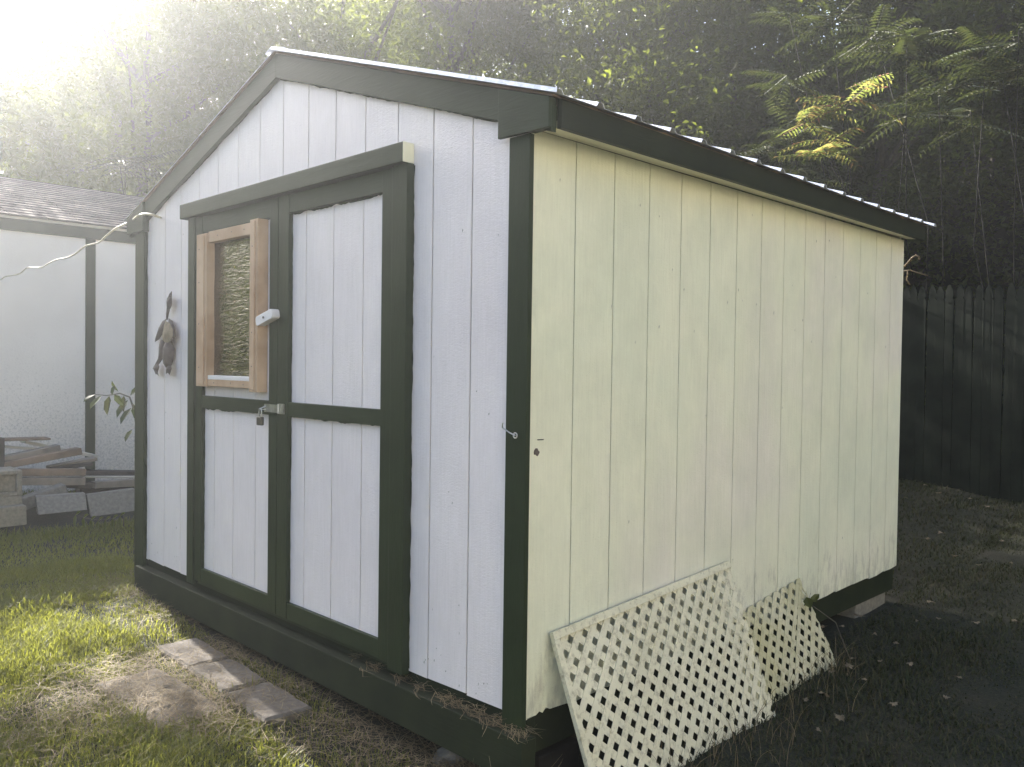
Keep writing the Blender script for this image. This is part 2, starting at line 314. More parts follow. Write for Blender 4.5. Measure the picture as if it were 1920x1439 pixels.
# ribbed metal roof, two slopes and a ridge cap
def metal_slope(name, xe, side):
    mb = MB(); n = 16; pitch = 3.13/n; y = -.048; prof = [(y-.004, -.014), (y, 0.0)]
    prof = [(-.05, .001), (-.047, .015), (-.026, .015), (-.016, .001)] if side > 0 else [(-.034, .001), (-.012, .001)]
    for k in range(1, n+1):
        c = -.04+k*pitch
        prof += [(c-.020, .001), (c-.010, .015), (c+.010, .015), (c+.020, .001)]
    a = []; b = []
    sag = lambda y: .004*math.sin(y*2.1)
    for yy, h in prof:
        for lst, x in ((a, RXr+side*.004), (b, xe)):
            lst.append((x, yy, rz(x)+.010+h+sag(yy)*(1 if lst is b else 0)))
    n2 = len(a); mb.add(a+b, [(i, i+1, n2+i+1, n2+i) if side < 0 else (i+1, i, n2+i, n2+i+1) for i in range(n2-1)])
    ob = mb.build(name, M_roof, shed); sd = ob.modifiers.new('sheet', 'SOLIDIFY'); sd.thickness = .0015; return ob
roof = metal_slope('roof', .143, 1); metal_slope('roof', -3.19, -1)
mb = MB(); ce = [(RXr-.05, rz(RXr-.05)+.019), (RXr, RZ+.020), (RXr+.10, rz(RXr+.10)+.026), (RXr+.10, rz(RXr+.10)+.029), (RXr, RZ+.024), (RXr-.05, rz(RXr-.05)+.022)]
mb.prism([(q[0], -.046, q[1]) for q in ce], [(q[0], 3.1, q[1]) for q in ce])
mb.build('ridge_cap', M_roof, shed)
mb = MB()
for x0, x1 in ((RXr+.002, .11), (-3.16, RXr-.002)):
    ol = [(x0, rz(x0)+.0005), (x1, rz(x1)+.0005), (x1, rz(x1)+.009), (x0, rz(x0)+.009)]
    mb.prism([(q[0], -.03, q[1]) for q in ol], [(q[0], 3.06, q[1]) for q in ol])
mb.build('roof_deck', M_plank[1], shed)
# rim and skirt boards
mb = MB(); mb.box(-3.02, -.9, .010, .05, -.075, .013); mb.box(-.896, .0, .011, .05, -.075, .013); mb.build('rim_board', M_skirt, shed, .002)
mb = MB(); mb.box(-.06, -.018, .055, L, -.122, .012); mb.build('rim_board', M_skirt, shed, .002)
mb = MB(); mb.hexa([(-2.985, -.052, -.155), (.045, -.062, -.165), (.045, .006, -.165), (-2.985, .006, -.155), (-2.985, -.045, -.028), (.045, -.055, -.03), (.045, .008, -.03), (-2.985, .008, -.028)])
mb.build('skirt_board', M_skirt, shed, .003)
mb = MB()
for x in (-2.6, -1.5, -.35): mb.box(x-.05, x+.05, .1, L-.05, -.2, -.021)
mb.build('skid', M_dark, shed)
# door casing
mb = MB(); mb.box(-2.419, -.586, -.050, -.0005, 1.836, 1.908); dh = mb.build('door_head', M_greenh, shed, .003)
mb = MB(); mb.box(-.5858, -.583, -.049, -.001, 1.837, 1.907); mb.build('end_grain', M_soffit, dh).location = (0, 0, 0)
for x0, x1 in ((-2.357, -2.286), (-.667, -.580)):
    mb = MB(); mb.box(x0, x1, -.033, -.0005, .002, 1.8355); jag(mb, (x1 if x0 > -1 else x0, -.0008, .02), (x1 if x0 > -1 else x0, -.0008, 1.83), (1 if x0 > -1 else -1, 0, 0), 0, .005); mb.build('door_casing', M_green, shed, .002)
mb = MB(); mb.box(-2.30, -.65, -.006, -.0006, .002, .03); mb.build('threshold', M_green, shed)
# doors
def door(xo0, xi0, xi1, xo1, grooves, gap_left):
    d = bpy.data.objects.new('door', None); C.objects.link(d); d.parent = shed
    yp, yf = -.0062, -.0255
    mb = MB(); siding_front(mb, xi0-.012, xi1+.012, .06, lambda x: 1.79, yp, grooves, .005, .0028, .0)
    mb.build('door_panel', [M_front, M_groove], d)
    for a, b in ((xo0, xi0), (xi1, xo1)):
        mb = MB(); mb.box(a, b, yf, yp-.0002, .022, 1.832)
        if abs(b-xi0) < 1e-6: jag(mb, (b, yp-.0008, .1), (b, yp-.0008, 1.75), (1, 0, 0), 0, .0045)
        mb.build('stile', M_green, d, .002)
    for z0, z1 in ((.022, .092), (.889, .951), (1.752, 1.832)):
        mb = MB(); mb.box(xi0+.0006, xi1-.0006, yf+.002, yp-.0002, z0, z1)
        if z0 > .5: jag(mb, (xi0, yp-.0008, z0), (xi1, yp-.0008, z0), (0, 0, -1), 0, .008, .012)
        mb.build('rail', M_greenh, d, .002)
    return d
gl = [aY(u, 964, -.006)[0] for u in (401.5, 436.9, 478.5)]; gr = [aY(u, v, -.006)[0] for u, v in ((570.4, 964), (621.4, 964), (675, 1150))]
dl = door(-2.283, -2.213, -1.556, -1.484, gl, 0); dr = door(-1.480, -1.396, -.737, -.670, gr, 1)
# window on the left door: raw timber frame, reflecting film
yw = -.058
x0, x1, z0, z1 = -2.205, -1.60, .998, 1.745; px0, px1, pz0, pz1 = -2.108, -1.668, 1.055, 1.688
for nm, b in (('window_frame', (x0, px0+.012, z0, z1-.01)), ('window_frame', (px1-.004, x1+.0, z0-.012, z1+.005)), ('window_frame', (px0+.0125, px1-.0045, pz1, z1-.004)), ('window_frame', (px0+.0125, px1-.0045, z0+.003, pz0-.022))):
    mb = MB(); mb.box(b[0], b[1], yw if b[1]-b[0] < .2 else yw+.008, -.0066, b[2], b[3])
    if b[1]-b[0] < .2:
        mb.box(b[0]+.02, b[1]-.02, yw-.006, yw-.0002, b[2]+.01, b[3]-.01)
    mb.build(nm, M_wood, dl, .002)
mb = MB(); mb.box(px0+.0125, px1-.0045, -.05, -.0066, pz0-.0218, pz0-.002); mb.build('window_sill', M_whitewood, dl, .002)
mb = MB(); n = 26
gx = np.linspace(px0-.005, px1+.005, n); gzz = np.linspace(pz0-.004, pz1+.006, n*2)
vs = [(x, -.018+.0012*math.sin(x*37+3*math.sin(z*9))+.002*noise.noise(Vector((x*8, z*14, 0))), z) for z in gzz for x in gx]
mb.add(vs, [(j*n+i, j*n+i+1, (j+1)*n+i+1, (j+1)*n+i) for j in range(2*n-1) for i in range(n-1)])
mb.build('window_pane', M_mirror, dl, smooth=True)
for x, z in [(px0-.055, zz) for zz in (1.09, 1.3, 1.5, 1.66)]+[(px1+.03, zz) for zz in (1.1, 1.25, 1.63)]+[(-2.0, 1.715), (-1.86, 1.717), (-1.74, 1.716), (-2.03, 1.018), (-1.86, 1.02), (-1.74, 1.016)]:
    mb = MB(); y_ = yw-.0075 if (z > 1.06 and z < 1.7) else yw+.0065; mb.tube([(x, y_, z), (x, y_+.012, z)], .003, 6); mb.build('nail', M_brass, dl)
# turn button, hasp, hook
mb = MB(); c = Vector((-1.531, 0, 1.313)); ang = math.radians(14); ol = []
hw, hh = .072, .021
for q, a0 in (((hw-.014, hh-.014), 0), ((-hw+.014, hh-.014), 90), ((-hw+.014, -hh+.014), 180), ((hw-.014, -hh+.014), 270)):
    for k in range(5):
        t = math.radians(a0+k*22.5); ol.append((q[0]+.014*math.cos(t), q[1]+.014*math.sin(t)))
R2 = lambda q: (c.x+q[0]*math.cos(ang)-q[1]*math.sin(ang), c.z+q[0]*math.sin(ang)+q[1]*math.cos(ang))
ol = [R2(q) for q in ol]; mb.prism([(q[0], -.066, q[1]) for q in ol], [(q[0], -.028, q[1]) for q in ol]); 
tb = mb.build('turn_button', M_whitewood, shed, .002)
mb = MB(); mb.tube([(c.x, -.070, c.z), (c.x, -.06, c.z)], .005, 8); sb = mb.build('screw', M_brass, tb)
mb = MB(); mb.box(-1.578, -1.462, -.0345, -.0262, .902, .936); mb.box(-1.458, -1.418, -.0325, -.0262, .898, .942); mb.tube([(-1.46, -.032, .9), (-1.46, -.032, .94)], .006, 8)
for q in ((-1.43, .907), (-1.43, .933), (-1.445, .92)): mb.tube([(q[0], -.035, q[1]), (q[0], -.031, q[1])], .004, 6)
mb.tube([(-1.566, -.03, .912), (-1.572, -.062, .914), (-1.566, -.03, .928)], .004, 6); mb.build('hasp', M_steel, shed)
mb = MB(); hk = aY(966, 817, -.03); ht = aY(943, 793, -.045)
mb.tube([hk+np.array([.008*math.cos(t), 0, .008*math.sin(t)]) for t in np.linspace(0, 6.2, 12)], .0022, 6)
mb.tube([hk, hk*.5+aY(944, 806, -.035)*.5, aY(946, 805, -.036), aY(942, 802, -.04), aY(942, 797, -.045), ht], .0022, 6); mb.build('latch_hook', M_steel, shed)
mb = MB()
for u, v, r in ((1006, 848, .012),):
    q = aX(u, v, .002); pts = [(.004, q[1]+r*rnd.uniform(.6, 1.1)*math.cos(t), q[2]+r*rnd.uniform(.6, 1.2)*math.sin(t)) for t in np.linspace(0, 6.28, 11)[:-1]]
    mb.prism([(-.001, *s[1:]) for s in pts], pts)
mb.build('mud_spot', M_rust, shed)
mb = MB(); q = aX(1008, 825, 0); mb.tube([(0, q[1], q[2]), (.022, q[1]+.004, q[2]+.002)], .002, 6); mb.build('nail', M_brass, shed)
mb = MB()                                   # small chips and nail heads on the walls
for _ in range(30):
    y = rnd.uniform(.1, 2.95); z = rnd.choice([rnd.uniform(1.2, 1.82), rnd.uniform(.05, 1.8)]); a = rnd.uniform(.0015, .004); b = rnd.uniform(.003, .010)
    mb.add([(.0009, y-a, z), (.0009, y, z-b), (.0009, y+a, z+.002), (.0009, y+.001, z+b)], [(0, 1, 2, 3)])
for _ in range(40):
    x = rnd.choice([rnd.uniform(-.5, -.1), rnd.uniform(-2.9, -2.4)]); z = rnd.choice([rnd.uniform(.03, .12), rnd.uniform(.05, 1.8)]); a = rnd.uniform(.001, .003); b = rnd.uniform(.002, .007)
    mb.add([(x-a, -.0009, z), (x, -.0009, z-b), (x+a, -.0009, z+.002), (x+.001, -.0009, z+b)], [(0, 1, 2, 3)])
tag(mb.build('paint_chips', M_groove, shed), kind='stuff')
# padlock hangs from the hasp
pq = thing('padlock', 'small dark padlock hanging from the steel hasp between the doors', 'padlock', (-1.574, -.055, .915))
mb = MB(); mb.tube([(-.011, 0, -.035), (-.011, 0, -.012), (-.007, 0, -.002), (0, 0, .002), (.007, 0, -.002), (.011, 0, -.012), (.011, 0, -.035)], .0032, 8); o = mb.build('shackle', M_steel, None); o.parent = pq
mb = MB(); mb.box(-.019, .019, -.009, .009, -.072, -.034); o = mb.build('lock_body', M_brass, None, .004); o.parent = pq
# blocks under the shed
def rough_block(mb, x0, x1, y0, y1, z0, z1, j=.004, mi=0):
    P = [(x0, y0, z0), (x1, y0, z0), (x1, y1, z0), (x0, y1, z0), (x0, y0, z1), (x1, y0, z1), (x1, y1, z1), (x0, y1, z1)]
    mb.hexa([tuple(c+rnd.uniform(-j, j) for c in q) for q in P], mi)
mb = MB(); rough_block(mb, -.24, -.03, 2.55, 2.96, -.25, -.124)
tag(mb.build('support_block', M_conc, None, .006), 'pale concrete block under the far right end of the white shed', 'block')
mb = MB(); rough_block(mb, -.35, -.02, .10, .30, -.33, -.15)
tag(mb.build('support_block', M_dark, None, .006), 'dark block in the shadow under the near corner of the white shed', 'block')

# ------------------------------------------------------------------ cable, ornament
kz = [aY(302, 409, .004), aY(297, 407, -.03), aY(285, 403, -.07), aY(268, 402, -.10), aY(255, 408, -.12)]
X0 = [(247, 415, -3.3), (238, 419, -3.42), (215, 430, -3.75), (198, 444, -4.0), (185, 455, -4.2), (170, 459, -4.42), (158, 463, -4.6), (142, 476, -4.85), (125, 484, -5.1), (108, 487, -5.35), (92, 494, -5.6), (78, 502, -5.8), (62, 502, -6.0), (50, 503, -6.15), (38, 513, -6.35), (22, 517, -6.6), (10, 519, -6.75), (0, 525, -6.9), (-30, 532, -7.3), (-120, 548, -8.2)]
pts = kz+[aX(u, v, x) for u, v, x in X0]
mb = MB()
sm = []
for i in range(len(pts)-1):
    p0, p1, p2, p3 = [np.array(pts[max(0, min(len(pts)-1, i+k))]) for k in (-1, 0, 1, 2)]
    for t in (0, .33, .66): sm.append(.5*((2*p1)+(-p0+p2)*t+(2*p0-5*p1+4*p2-p3)*t*t+(-p0+3*p1-3*p2+p3)*t**3))
sm.append(pts[-1]); mb.tube(sm, .0062, 8)
q = aX(246, 415, -3.31); mb.tube([q+np.array([.004*math.cos(t), .017*math.sin(t)*.4, .02*math.sin(t)+.016*math.cos(t)*.3]) for t in np.linspace(0, 6.28, 14)], .004, 6)
tag(mb.build('electric_cable', M_cable, None, smooth=True), 'cream wavy electric cable running from the shed gable to the left', 'cable')

orn = thing('hanging_ornament', 'brown long-legged hanging ornament with two flaps on the white siding', 'ornament', aY(318, 600, -.03))
OY = -.03
def op(u, v, y=OY): return tuple(aY(u, v, y)-np.array(orn.location))
def flat_shape(name, px, y0, y1, m):        # a cut plate with a bulge, given by its outline
    mb = MB(); c = np.mean(np.array(px), 0); k = len(px)
    fr = [op(*q, y0) for q in px]; bk = [op(*q, y1) for q in px]; cen = np.array(op(*c, y0))+np.array([0, -.014, 0])
    mb.add(fr+[cen], [(i, (i+1) % k, k) for i in range(k)]); mb.add(fr+bk, [(i, k+i, k+(i+1) % k, (i+1) % k) for i in range(k)]+[tuple(range(2*k-1, k-1, -1))])
    o = mb.build(name, m, None); o.parent = orn; return o
flat_shape('wing', [(312, 598), (304, 603), (297, 616), (291, 635), (290, 642), (298, 637), (304, 628), (311, 612)], -.028, -.018, M_rust)
flat_shape('wing', [(316, 597), (324, 602), (329, 618), (330, 632), (326, 637), (319, 628), (315, 612)], -.024, -.014, M_rust)
flat_shape('belly', [(310, 602), (318, 606), (324, 618), (324, 632), (318, 641), (311, 645), (305, 638), (304, 628), (307, 613)], -.045, -.02, M_rustlight)
def limb(name, px, rs, y=OY):
    mb = MB(); mb.tube([op(*q, y) for q in px], rs, 7); o = mb.build(name, M_rust, None, smooth=True); o.parent = orn; return o
limb('leg', [(306, 638), (306, 652), (304, 664), (300, 674), (294, 684), (291, 692), (293, 702)], [.016, .022, .018, .011, .009, .010, .003])
flat_shape('foot', [(296, 680), (289, 686), (286, 692), (291, 691), (290, 698), (298, 706), (296, 698), (299, 688)], -.034, -.026, M_rust)
limb('leg', [(317, 640), (317, 655), (316, 672), (315, 682), (316, 690)], [.016, .032, .030, .024, .012])
flat_shape('foot', [(312, 684), (321, 684), (322, 692), (318, 704), (316, 698), (311, 702), (312, 692)], -.034, -.022, M_rust)
limb('hanger', [(313, 600), (314, 590), (316, 578), (317, 566), (320, 552), (322, 547)], [.004, .007, .009, .013, .007, .002])
flat_shape('hanger_leaf', [(319, 552), (322, 556), (323, 572), (319, 580), (314, 584), (316, 570), (313, 560)], -.032, -.02, M_rust)

# ------------------------------------------------------------------ lattice panels
def clip(poly, inside, inter):
    out = []
    for i in range(len(poly)):
        a, b = poly[i-1], poly[i]
        if inside(b):
            if not inside(a): out.append(inter(a, b))
            out.append(b)
        elif inside(a): out.append(inter(a, b))
    return out
def clip_rect(poly, x0, x1, y0, y1):
    for ax, val, sg in ((0, x0, 1), (0, x1, -1), (1, y0, 1), (1, y1, -1)):
        if not poly: return poly
        poly = clip(poly, lambda q: (q[ax]-val)*sg >= 0, lambda a, b: tuple(a[k]+(b[k]-a[k])*(val-a[ax])/(b[ax]-a[ax]) for k in (0, 1)))
    return poly
def lattice(name, o, u, d, w, h, m, label, caps, pitch=.0520, sw=.0275, wcut=None):
    o, u, d = Vector(o), Vector(u).normalized(), Vector(d).normalized(); nrm = u.cross(d).normalized()
    if nrm.x < 0: nrm = -nrm
    root = thing(name, label, 'lattice', o); P = lambda a, b, t: o+u*a+d*b+nrm*t
    for layer, sg in ((0, 1), (1, -1)):
        mb = MB(); t0 = .0023*layer; n = int((w+h)/(pitch*math.sqrt(2)))+3
        for k in range(-n, n*2):
            c = k*pitch*math.sqrt(2); hw = sw*math.sqrt(2)/2; big = 3
            # band: x - sg*y = c
            poly = [(c-hw+sg*(-big), -big), (c+hw+sg*(-big), -big), (c+hw+sg*big, big), (c-hw+sg*big, big)]
            poly = clip_rect(poly, 0, w, 0, h)
            if len(poly) < 3: continue
            if wcut: poly = [(min(q[0], wcut(q[1])), q[1]) for q in poly]
            a = sum(poly[i][0]*poly[(i+1) % len(poly)][1]-poly[(i+1) % len(poly)][0]*poly[i][1] for i in range(len(poly)))
            if abs(a) < 1e-6: continue
            mb.prism([P(q[0], q[1], t0) for q in poly], [P(q[0], q[1], t0+.0022) for q in poly])
        mb.build('slats', m, root, origin=None)
    if 'top' in caps:
        mb = MB(); v = [P(a, b, t) for t in (-.004, .0135) for a, b in ((-.004, -.006), (w, -.006), (w, .020), (-.004, .020))]; mb.hexa(v); mb.build('edge_cap', m, root, .001)
    if 'left' in caps:
        mb = MB(); v = [P(a, b, t) for t in (-.004, .0135) for a, b in ((-.006, .0205), (.018, .0205), (.018, h), (-.006, h))]; mb.hexa(v); mb.build('edge_cap', m, root, .001)
    return root
TL, TR = Vector((.013, .107, .261)), Vector((.013, 1.178, .325)); dn = Vector((.20, .034, -.57))
lattice('lattice_panel', TL, TR-TL, dn, (TR-TL).length, .66, M_lat, 'large white plastic lattice panel leaning on the side wall', ('top', 'left'))
T2 = Vector((.005, 1.16, .079)); T2b = Vector((.005, 1.86, .152)); d2 = Vector((.16, .03, -.40))
lattice('lattice_panel', T2, T2b-T2, d2, (T2b-T2).length+.02, .46, M_lat2, 'small yellow-green stained lattice panel leaning beyond the large white one', ('x',), wcut=lambda y: (T2b-T2).length-.03+.10*y+.006*math.sin(y*120))

# ------------------------------------------------------------------ pavers and stones
pd = Vector((1.15, -.07, 0)).normalized(); pn = Vector((.07, 1.15, 0)).normalized()
def paver(c, l, w, rz_, label, m=M_paver, th=.06, top=.022, tilt=0.0, name='paving_stone', grp='concrete pavers in front of the shed doors', cat='paver'):
    mb = MB(); k = 7; ol = []
    for sx, sy in ((-1, -1), (1, -1), (1, 1), (-1, 1)): ol.append((sx*l/2, sy*w/2))
    rim = []
    for i in range(4):
        a, b = ol[i], ol[(i+1) % 4]
        for t in np.linspace(0, 1, k)[:-1]: rim.append((a[0]+(b[0]-a[0])*t+rnd.uniform(-.006, .006), a[1]+(b[1]-a[1])*t+rnd.uniform(-.006, .006)))
    z = lambda q: top+.004*noise.noise(Vector((q[0]*9+c[0]*5, q[1]*9, 1)))
    n = len(rim); mid = [(q[0]*.94, q[1]*.90) for q in rim]
    mb.add([(q[0], q[1], -th) for q in rim]+[(q[0], q[1], z(q)-.009) for q in rim]+[(q[0], q[1], z(q)) for q in mid]+[(0, 0, top)],
           [(i, (i+1) % n, n+(i+1) % n, n+i) for i in range(n)]+[(n+i, n+(i+1) % n, 2*n+(i+1) % n, 2*n+i) for i in range(n)]+[(2*n+i, 2*n+(i+1) % n, 3*n) for i in range(n)])
    o = mb.build(name, m, None); o.location = (c[0], c[1], g1(c[0], c[1])); o.rotation_euler = (tilt, tilt*.5, rz_); return tag(o, label, cat, grp)
pa = math.atan2(pd.y, pd.x)
A = aZ(295, 1212, -.19); B = aZ(365, 1190, -.19); Cc = aZ(580, 1330, -.225); D = aZ(505, 1375, -.225)
cA, cB = (A+B)/2, (Cc+D)/2; pav_len = np.linalg.norm(cB-cA); pang = math.atan2(cB[1]-cA[1], cB[0]-cA[0])
for k, lb in enumerate(('pinkish paver in the row by the doors, farthest from the near corner', 'pinkish paver in the middle of the row by the doors', 'chipped dark paver in the row by the doors, nearest the near corner')):
    q = cA+(cB-cA)*(k+.5)/3; paver(q, pav_len/3-.012, .195, pang+rnd.uniform(-.02, .02), lb)
E1 = (aZ(180, 1290, -.23)+aZ(290, 1262, -.23))/2; E2 = (aZ(435, 1335, -.24)+aZ(290, 1405, -.24))/2; el = np.linalg.norm(E2-E1); ea = math.atan2(E2[1]-E1[1], E2[0]-E1[0])
for k, lb in enumerate(('sunlit pale paver half buried in the lawn', 'straw covered paver beside the pebble')):
    q = E1+(E2-E1)*(.22 if k == 0 else .69); paver(q, el*(.40 if k == 0 else .58), .27, ea, lb, top=.012)
def stone(c, r, sq, label, m=M_slab, cat='stone'):
    me = bpy.data.meshes.new('stone'); import bmesh
    bm = bmesh.new(); bmesh.ops.create_icosphere(bm, subdivisions=3, radius=1)
    for q in bm.verts:
        n_ = noise.noise(q.co*1.3+Vector(c)*7)*.35+noise.noise(q.co*4)*.1; q.co = Vector((q.co.x*r[0], q.co.y*r[1], q.co.z*r[2]))*(1+n_)
    bm.to_mesh(me); bm.free(); me.materials.append(m); o = bpy.data.objects.new('stone', me); C.objects.link(o); o.location = c
    for f in me.polygons: f.use_smooth = True
    return tag(o, label, cat)
q = aZ(850, 1412, -.25); stone((q[0], q[1], -.255), (.05, .07, .035), 1, 'grey field stone in the grass below the skirt board', M_slab)
q = aZ(312, 1326, -.205); stone((q[0], q[1], q[2]-.004), (.022, .016, .010), 1, 'small pale pebble lying on the straw covered paver', M_paver)

# ------------------------------------------------------------------ shed on the left
LX = -7.0
ls = thing('neighbour_shed', 'long white shed with mildewed wall and brown shingle roof at the left', 'shed', (LX, 0, -.2))
M_lwall, nt, nd, lk, p = mat('mildewed_white_wall')
v = mapped(nt, (1, 1, 1)); big = noise_n(nt, v, 1.3, 4); spk = noise_n(nt, v, 46, 8, .78)
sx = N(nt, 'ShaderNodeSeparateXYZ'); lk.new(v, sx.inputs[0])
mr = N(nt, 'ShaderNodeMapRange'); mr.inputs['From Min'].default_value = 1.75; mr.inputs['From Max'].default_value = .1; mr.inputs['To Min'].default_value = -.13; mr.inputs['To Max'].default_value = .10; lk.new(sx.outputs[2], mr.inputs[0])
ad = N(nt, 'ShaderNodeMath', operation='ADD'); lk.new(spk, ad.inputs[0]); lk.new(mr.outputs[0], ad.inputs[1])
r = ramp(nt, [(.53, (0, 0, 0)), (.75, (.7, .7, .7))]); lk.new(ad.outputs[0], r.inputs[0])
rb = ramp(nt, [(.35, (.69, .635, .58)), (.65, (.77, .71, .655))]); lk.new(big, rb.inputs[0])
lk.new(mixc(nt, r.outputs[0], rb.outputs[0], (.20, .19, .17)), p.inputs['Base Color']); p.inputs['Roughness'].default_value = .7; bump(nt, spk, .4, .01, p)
def lb(name, m, b, bev=.002):
    mb = MB(); mb.box(*b); return mb.build(name, m, ls, bev)
lb('wall', M_lwall, (LX-.05, LX, -.8, 4.6, -.16, 2.42), 0); lb('wall', M_lwall, (LX-4.4, LX-.051, -.8, -.75, -.16, 2.42), 0); lb('wall', M_lwall, (LX-4.4, LX-.051, 4.55, 4.6, -.16, 2.42), 0); lb('wall', M_lwall, (LX-4.45, LX-4.401, -.8, 4.6, -.16, 2.42), 0)
lb('eave_board', M_greenh, (LX+.0005, LX+.022, -.85, 4.65, 2.297, 2.425)); lb('batten', M_green, (LX+.0005, LX+.02, 1.014, 1.103, -.15, 2.2965)); lb('batten', M_green, (LX+.0005, LX+.02, 3.45, 3.54, -.15, 2.2965))
lb('drip_edge', M_plank[2], (LX+.0225, LX+.045, -.85, 4.65, 2.405, 2.43))
M_shingle, nt, nd, lk, p = mat('brown_asphalt_shingle')
br = N(nt, 'ShaderNodeTexBrick'); br.offset = .5; lk.new(mapped(nt, (1, 1, 1), 'UV'), br.inputs['Vector'])
br.inputs['Scale'].default_value = 1; br.inputs['Brick Width'].default_value = .3; br.inputs['Row Height'].default_value = .14; br.inputs['Mortar Size'].default_value = .004
for k_, c_ in (('Color1', (.17, .13, .115, 1)), ('Color2', (.30, .24, .21, 1)), ('Mortar', (.05, .045, .04, 1))): br.inputs[k_].default_value = c_
n_ = noise_n(nt, mapped(nt, (1, 1, 1)), 90, 4, .8); rr = ramp(nt, [(.3, (.55, .55, .55)), (.7, (1.2, 1.2, 1.2))]); lk.new(n_, rr.inputs[0])
lk.new(mixc(nt, 1.0, br.outputs[0], rr.outputs[0], 'MULTIPLY'), p.inputs['Base Color']); p.inputs['Roughness'].default_value = .95
def shingles(sgn):
    me = bpy.data.meshes.new('roof'); vs = []; fs = []; uv = []; run = 2.3; rise = .333; ex = .14; n = int(run/ex*1.054)+1; ny_ = 18; ys_ = np.linspace(-.9, 4.7, ny_*1+1)
    for i in range(n):
        a = i*ex*.949; b = min(run, a+ex*.949+.02)
        for j in range(ny_):
            zz = rnd.uniform(0, .004); o = len(vs)
            for (d_, y_, t_) in ((a, ys_[j]+.003, .011+zz), (a, ys_[j+1]-.003, .011+zz), (b, ys_[j+1]-.003, .003), (b, ys_[j]+.003, .003), (a, ys_[j]+.003, -.004), (a, ys_[j+1]-.003, -.004)):
                vs.append(((LX+.06-d_) if sgn > 0 else (LX-4.54+d_), y_, 2.432+rise*d_+t_)); uv.append((y_, i*.14+(0 if d_ == a else .139)))
            fs += [(o, o+1, o+2, o+3), (o+4, o+5, o+1, o)]
    me.from_pydata(vs, [], fs); me.materials.append(M_shingle); ul = me.uv_layers.new()
    for l in me.loops: ul.data[l.index].uv = uv[l.vertex_index]
    ob = bpy.data.objects.new('roof', me); C.objects.link(ob); ob.parent = ls; ob.location = -Vector(ls.location); return ob
shingles(1); shingles(-1)
for y in (-.85, 4.63):
    mb = MB(); mb.prism([(LX+.04, y, 2.36), (LX-2.24, y, 3.12), (LX-4.52, y, 2.36), (LX-4.52, y, 2.42), (LX-2.24, y, 3.185), (LX+.04, y, 2.42)], [(LX+.04, y+.02, 2.36), (LX-2.24, y+.02, 3.12), (LX-4.52, y+.02, 2.36), (LX-4.52, y+.02, 2.42), (LX-2.24, y+.02, 3.185), (LX+.04, y+.02, 2.42)])
    mb.build('rake_board', M_greenh, ls)
for y in (-.8, 4.56):
    mb = MB(); mb.prism([(LX-.052, y, 2.42), (LX-4.4, y, 2.42), (LX-2.24, y, 3.12)], [(LX-.052, y+.03, 2.42), (LX-4.4, y+.03, 2.42), (LX-2.24, y+.03, 3.12)])
    mb.build('gable', M_lwall, ls)

# ------------------------------------------------------------------ wood pile
def plank(l, r, X, h, dep, m, label, up=0.0, Xr=None, name='plank', cat='plank', j=.003, grp='old planks piled by the left shed', bev=.004):
    """l, r: sight lines of the lower left and right end of the visible face"""
    a = Vector(aX(l[0], l[1], X)); b = Vector(aX(r[0], r[1], Xr if Xr is not None else X)); d = b-a; bk = Vector((-1, .0, 0)); bk = (bk-d.normalized()*bk.dot(d.normalized())).normalized()*dep
    upv = Vector((0, 0, 1)); upv = (upv-d.normalized()*upv.dot(d.normalized())).normalized(); upv = (upv+bk.normalized()*up).normalized()*h
    P = [a, b, b+bk, a+bk, a+upv, b+upv, b+bk+upv, a+bk+upv]; mb = MB(); mb.hexa([tuple(q+Vector([rnd.uniform(-j, j) for _ in range(3)])) for q in P])
    return tag(mb.build(name, m, None, bev, origin=tuple(a)), label, cat, grp)
PK = [((-40, 829), (95, 826), -6.1, .022, .14, 1, 'thin brown plank lying on the very top of the pile'),
      ((47, 832), (184, 860), -6.25, .028, .16, 2, 'pale plank sloping down to the right on top of the pile'),
      ((-30, 838), (75, 846), -6.18, .02, .14, 2, 'short pale plank under the topmost brown one'),
      ((-20, 875), (115, 846), -6.0, .05, .12, 0, 'grey plank slanting up to the right, upper one of two'),
      ((8, 881), (155, 852), -5.9, .055, .14, 1, 'brown plank slanting up to the right, lower one of two'),
      ((95, 882), (184, 864), -6.05, .03, .12, 0, 'grey plank end jutting out at the right of the pile'),
      ((100, 884), (175, 874), -5.98, .03, .12, 3, 'charcoal plank end under the jutting grey plank'),
      ((40, 894), (161, 893), -5.75, .058, .12, 1, 'straight brown plank in front, upper of the stacked pair'),
      ((40, 910), (160, 910), -5.72, .058, .12, 0, 'straight grey plank in front, lower of the stacked pair'),
      ((150, 892), (275, 893), -6.0, .04, .14, 3, 'charcoal plank running behind the corner of the white shed'),
      ((160, 897), (275, 897), -5.92, .012, .16, 2, 'thin pale strip running behind the corner of the white shed'),
      ((178, 917), (275, 911), -5.8, .06, .1, 0, 'grey plank lying flat right of the stacked pair'),
      ((120, 916), (179, 918), -5.85, .06, .1, 3, 'dark plank stub between the stacked pair and the flat grey plank'),
      ((150, 930), (275, 926), -5.86, .05, .12, 3, 'dark bottom plank behind the stone slabs')]
for l, r, X_, h, dp, mi, lbl in PK: plank(l, r, X_, h, dp, M_plank[mi], lbl)
plank((38, 962), (131, 930), -5.55, .10, .12, M_slab, 'short rounded grey slab at the back of the stone slabs', .2, None, 'stone_slab', 'slab', .006, 'stone slabs in front of the plank pile', .01)
plank((72, 966), (164, 957), -5.25, .155, .07, M_slab, 'tilted grey slab beside the concrete blocks', .75, -5.2, 'stone_slab', 'slab', .006, 'stone slabs in front of the plank pile', .006)
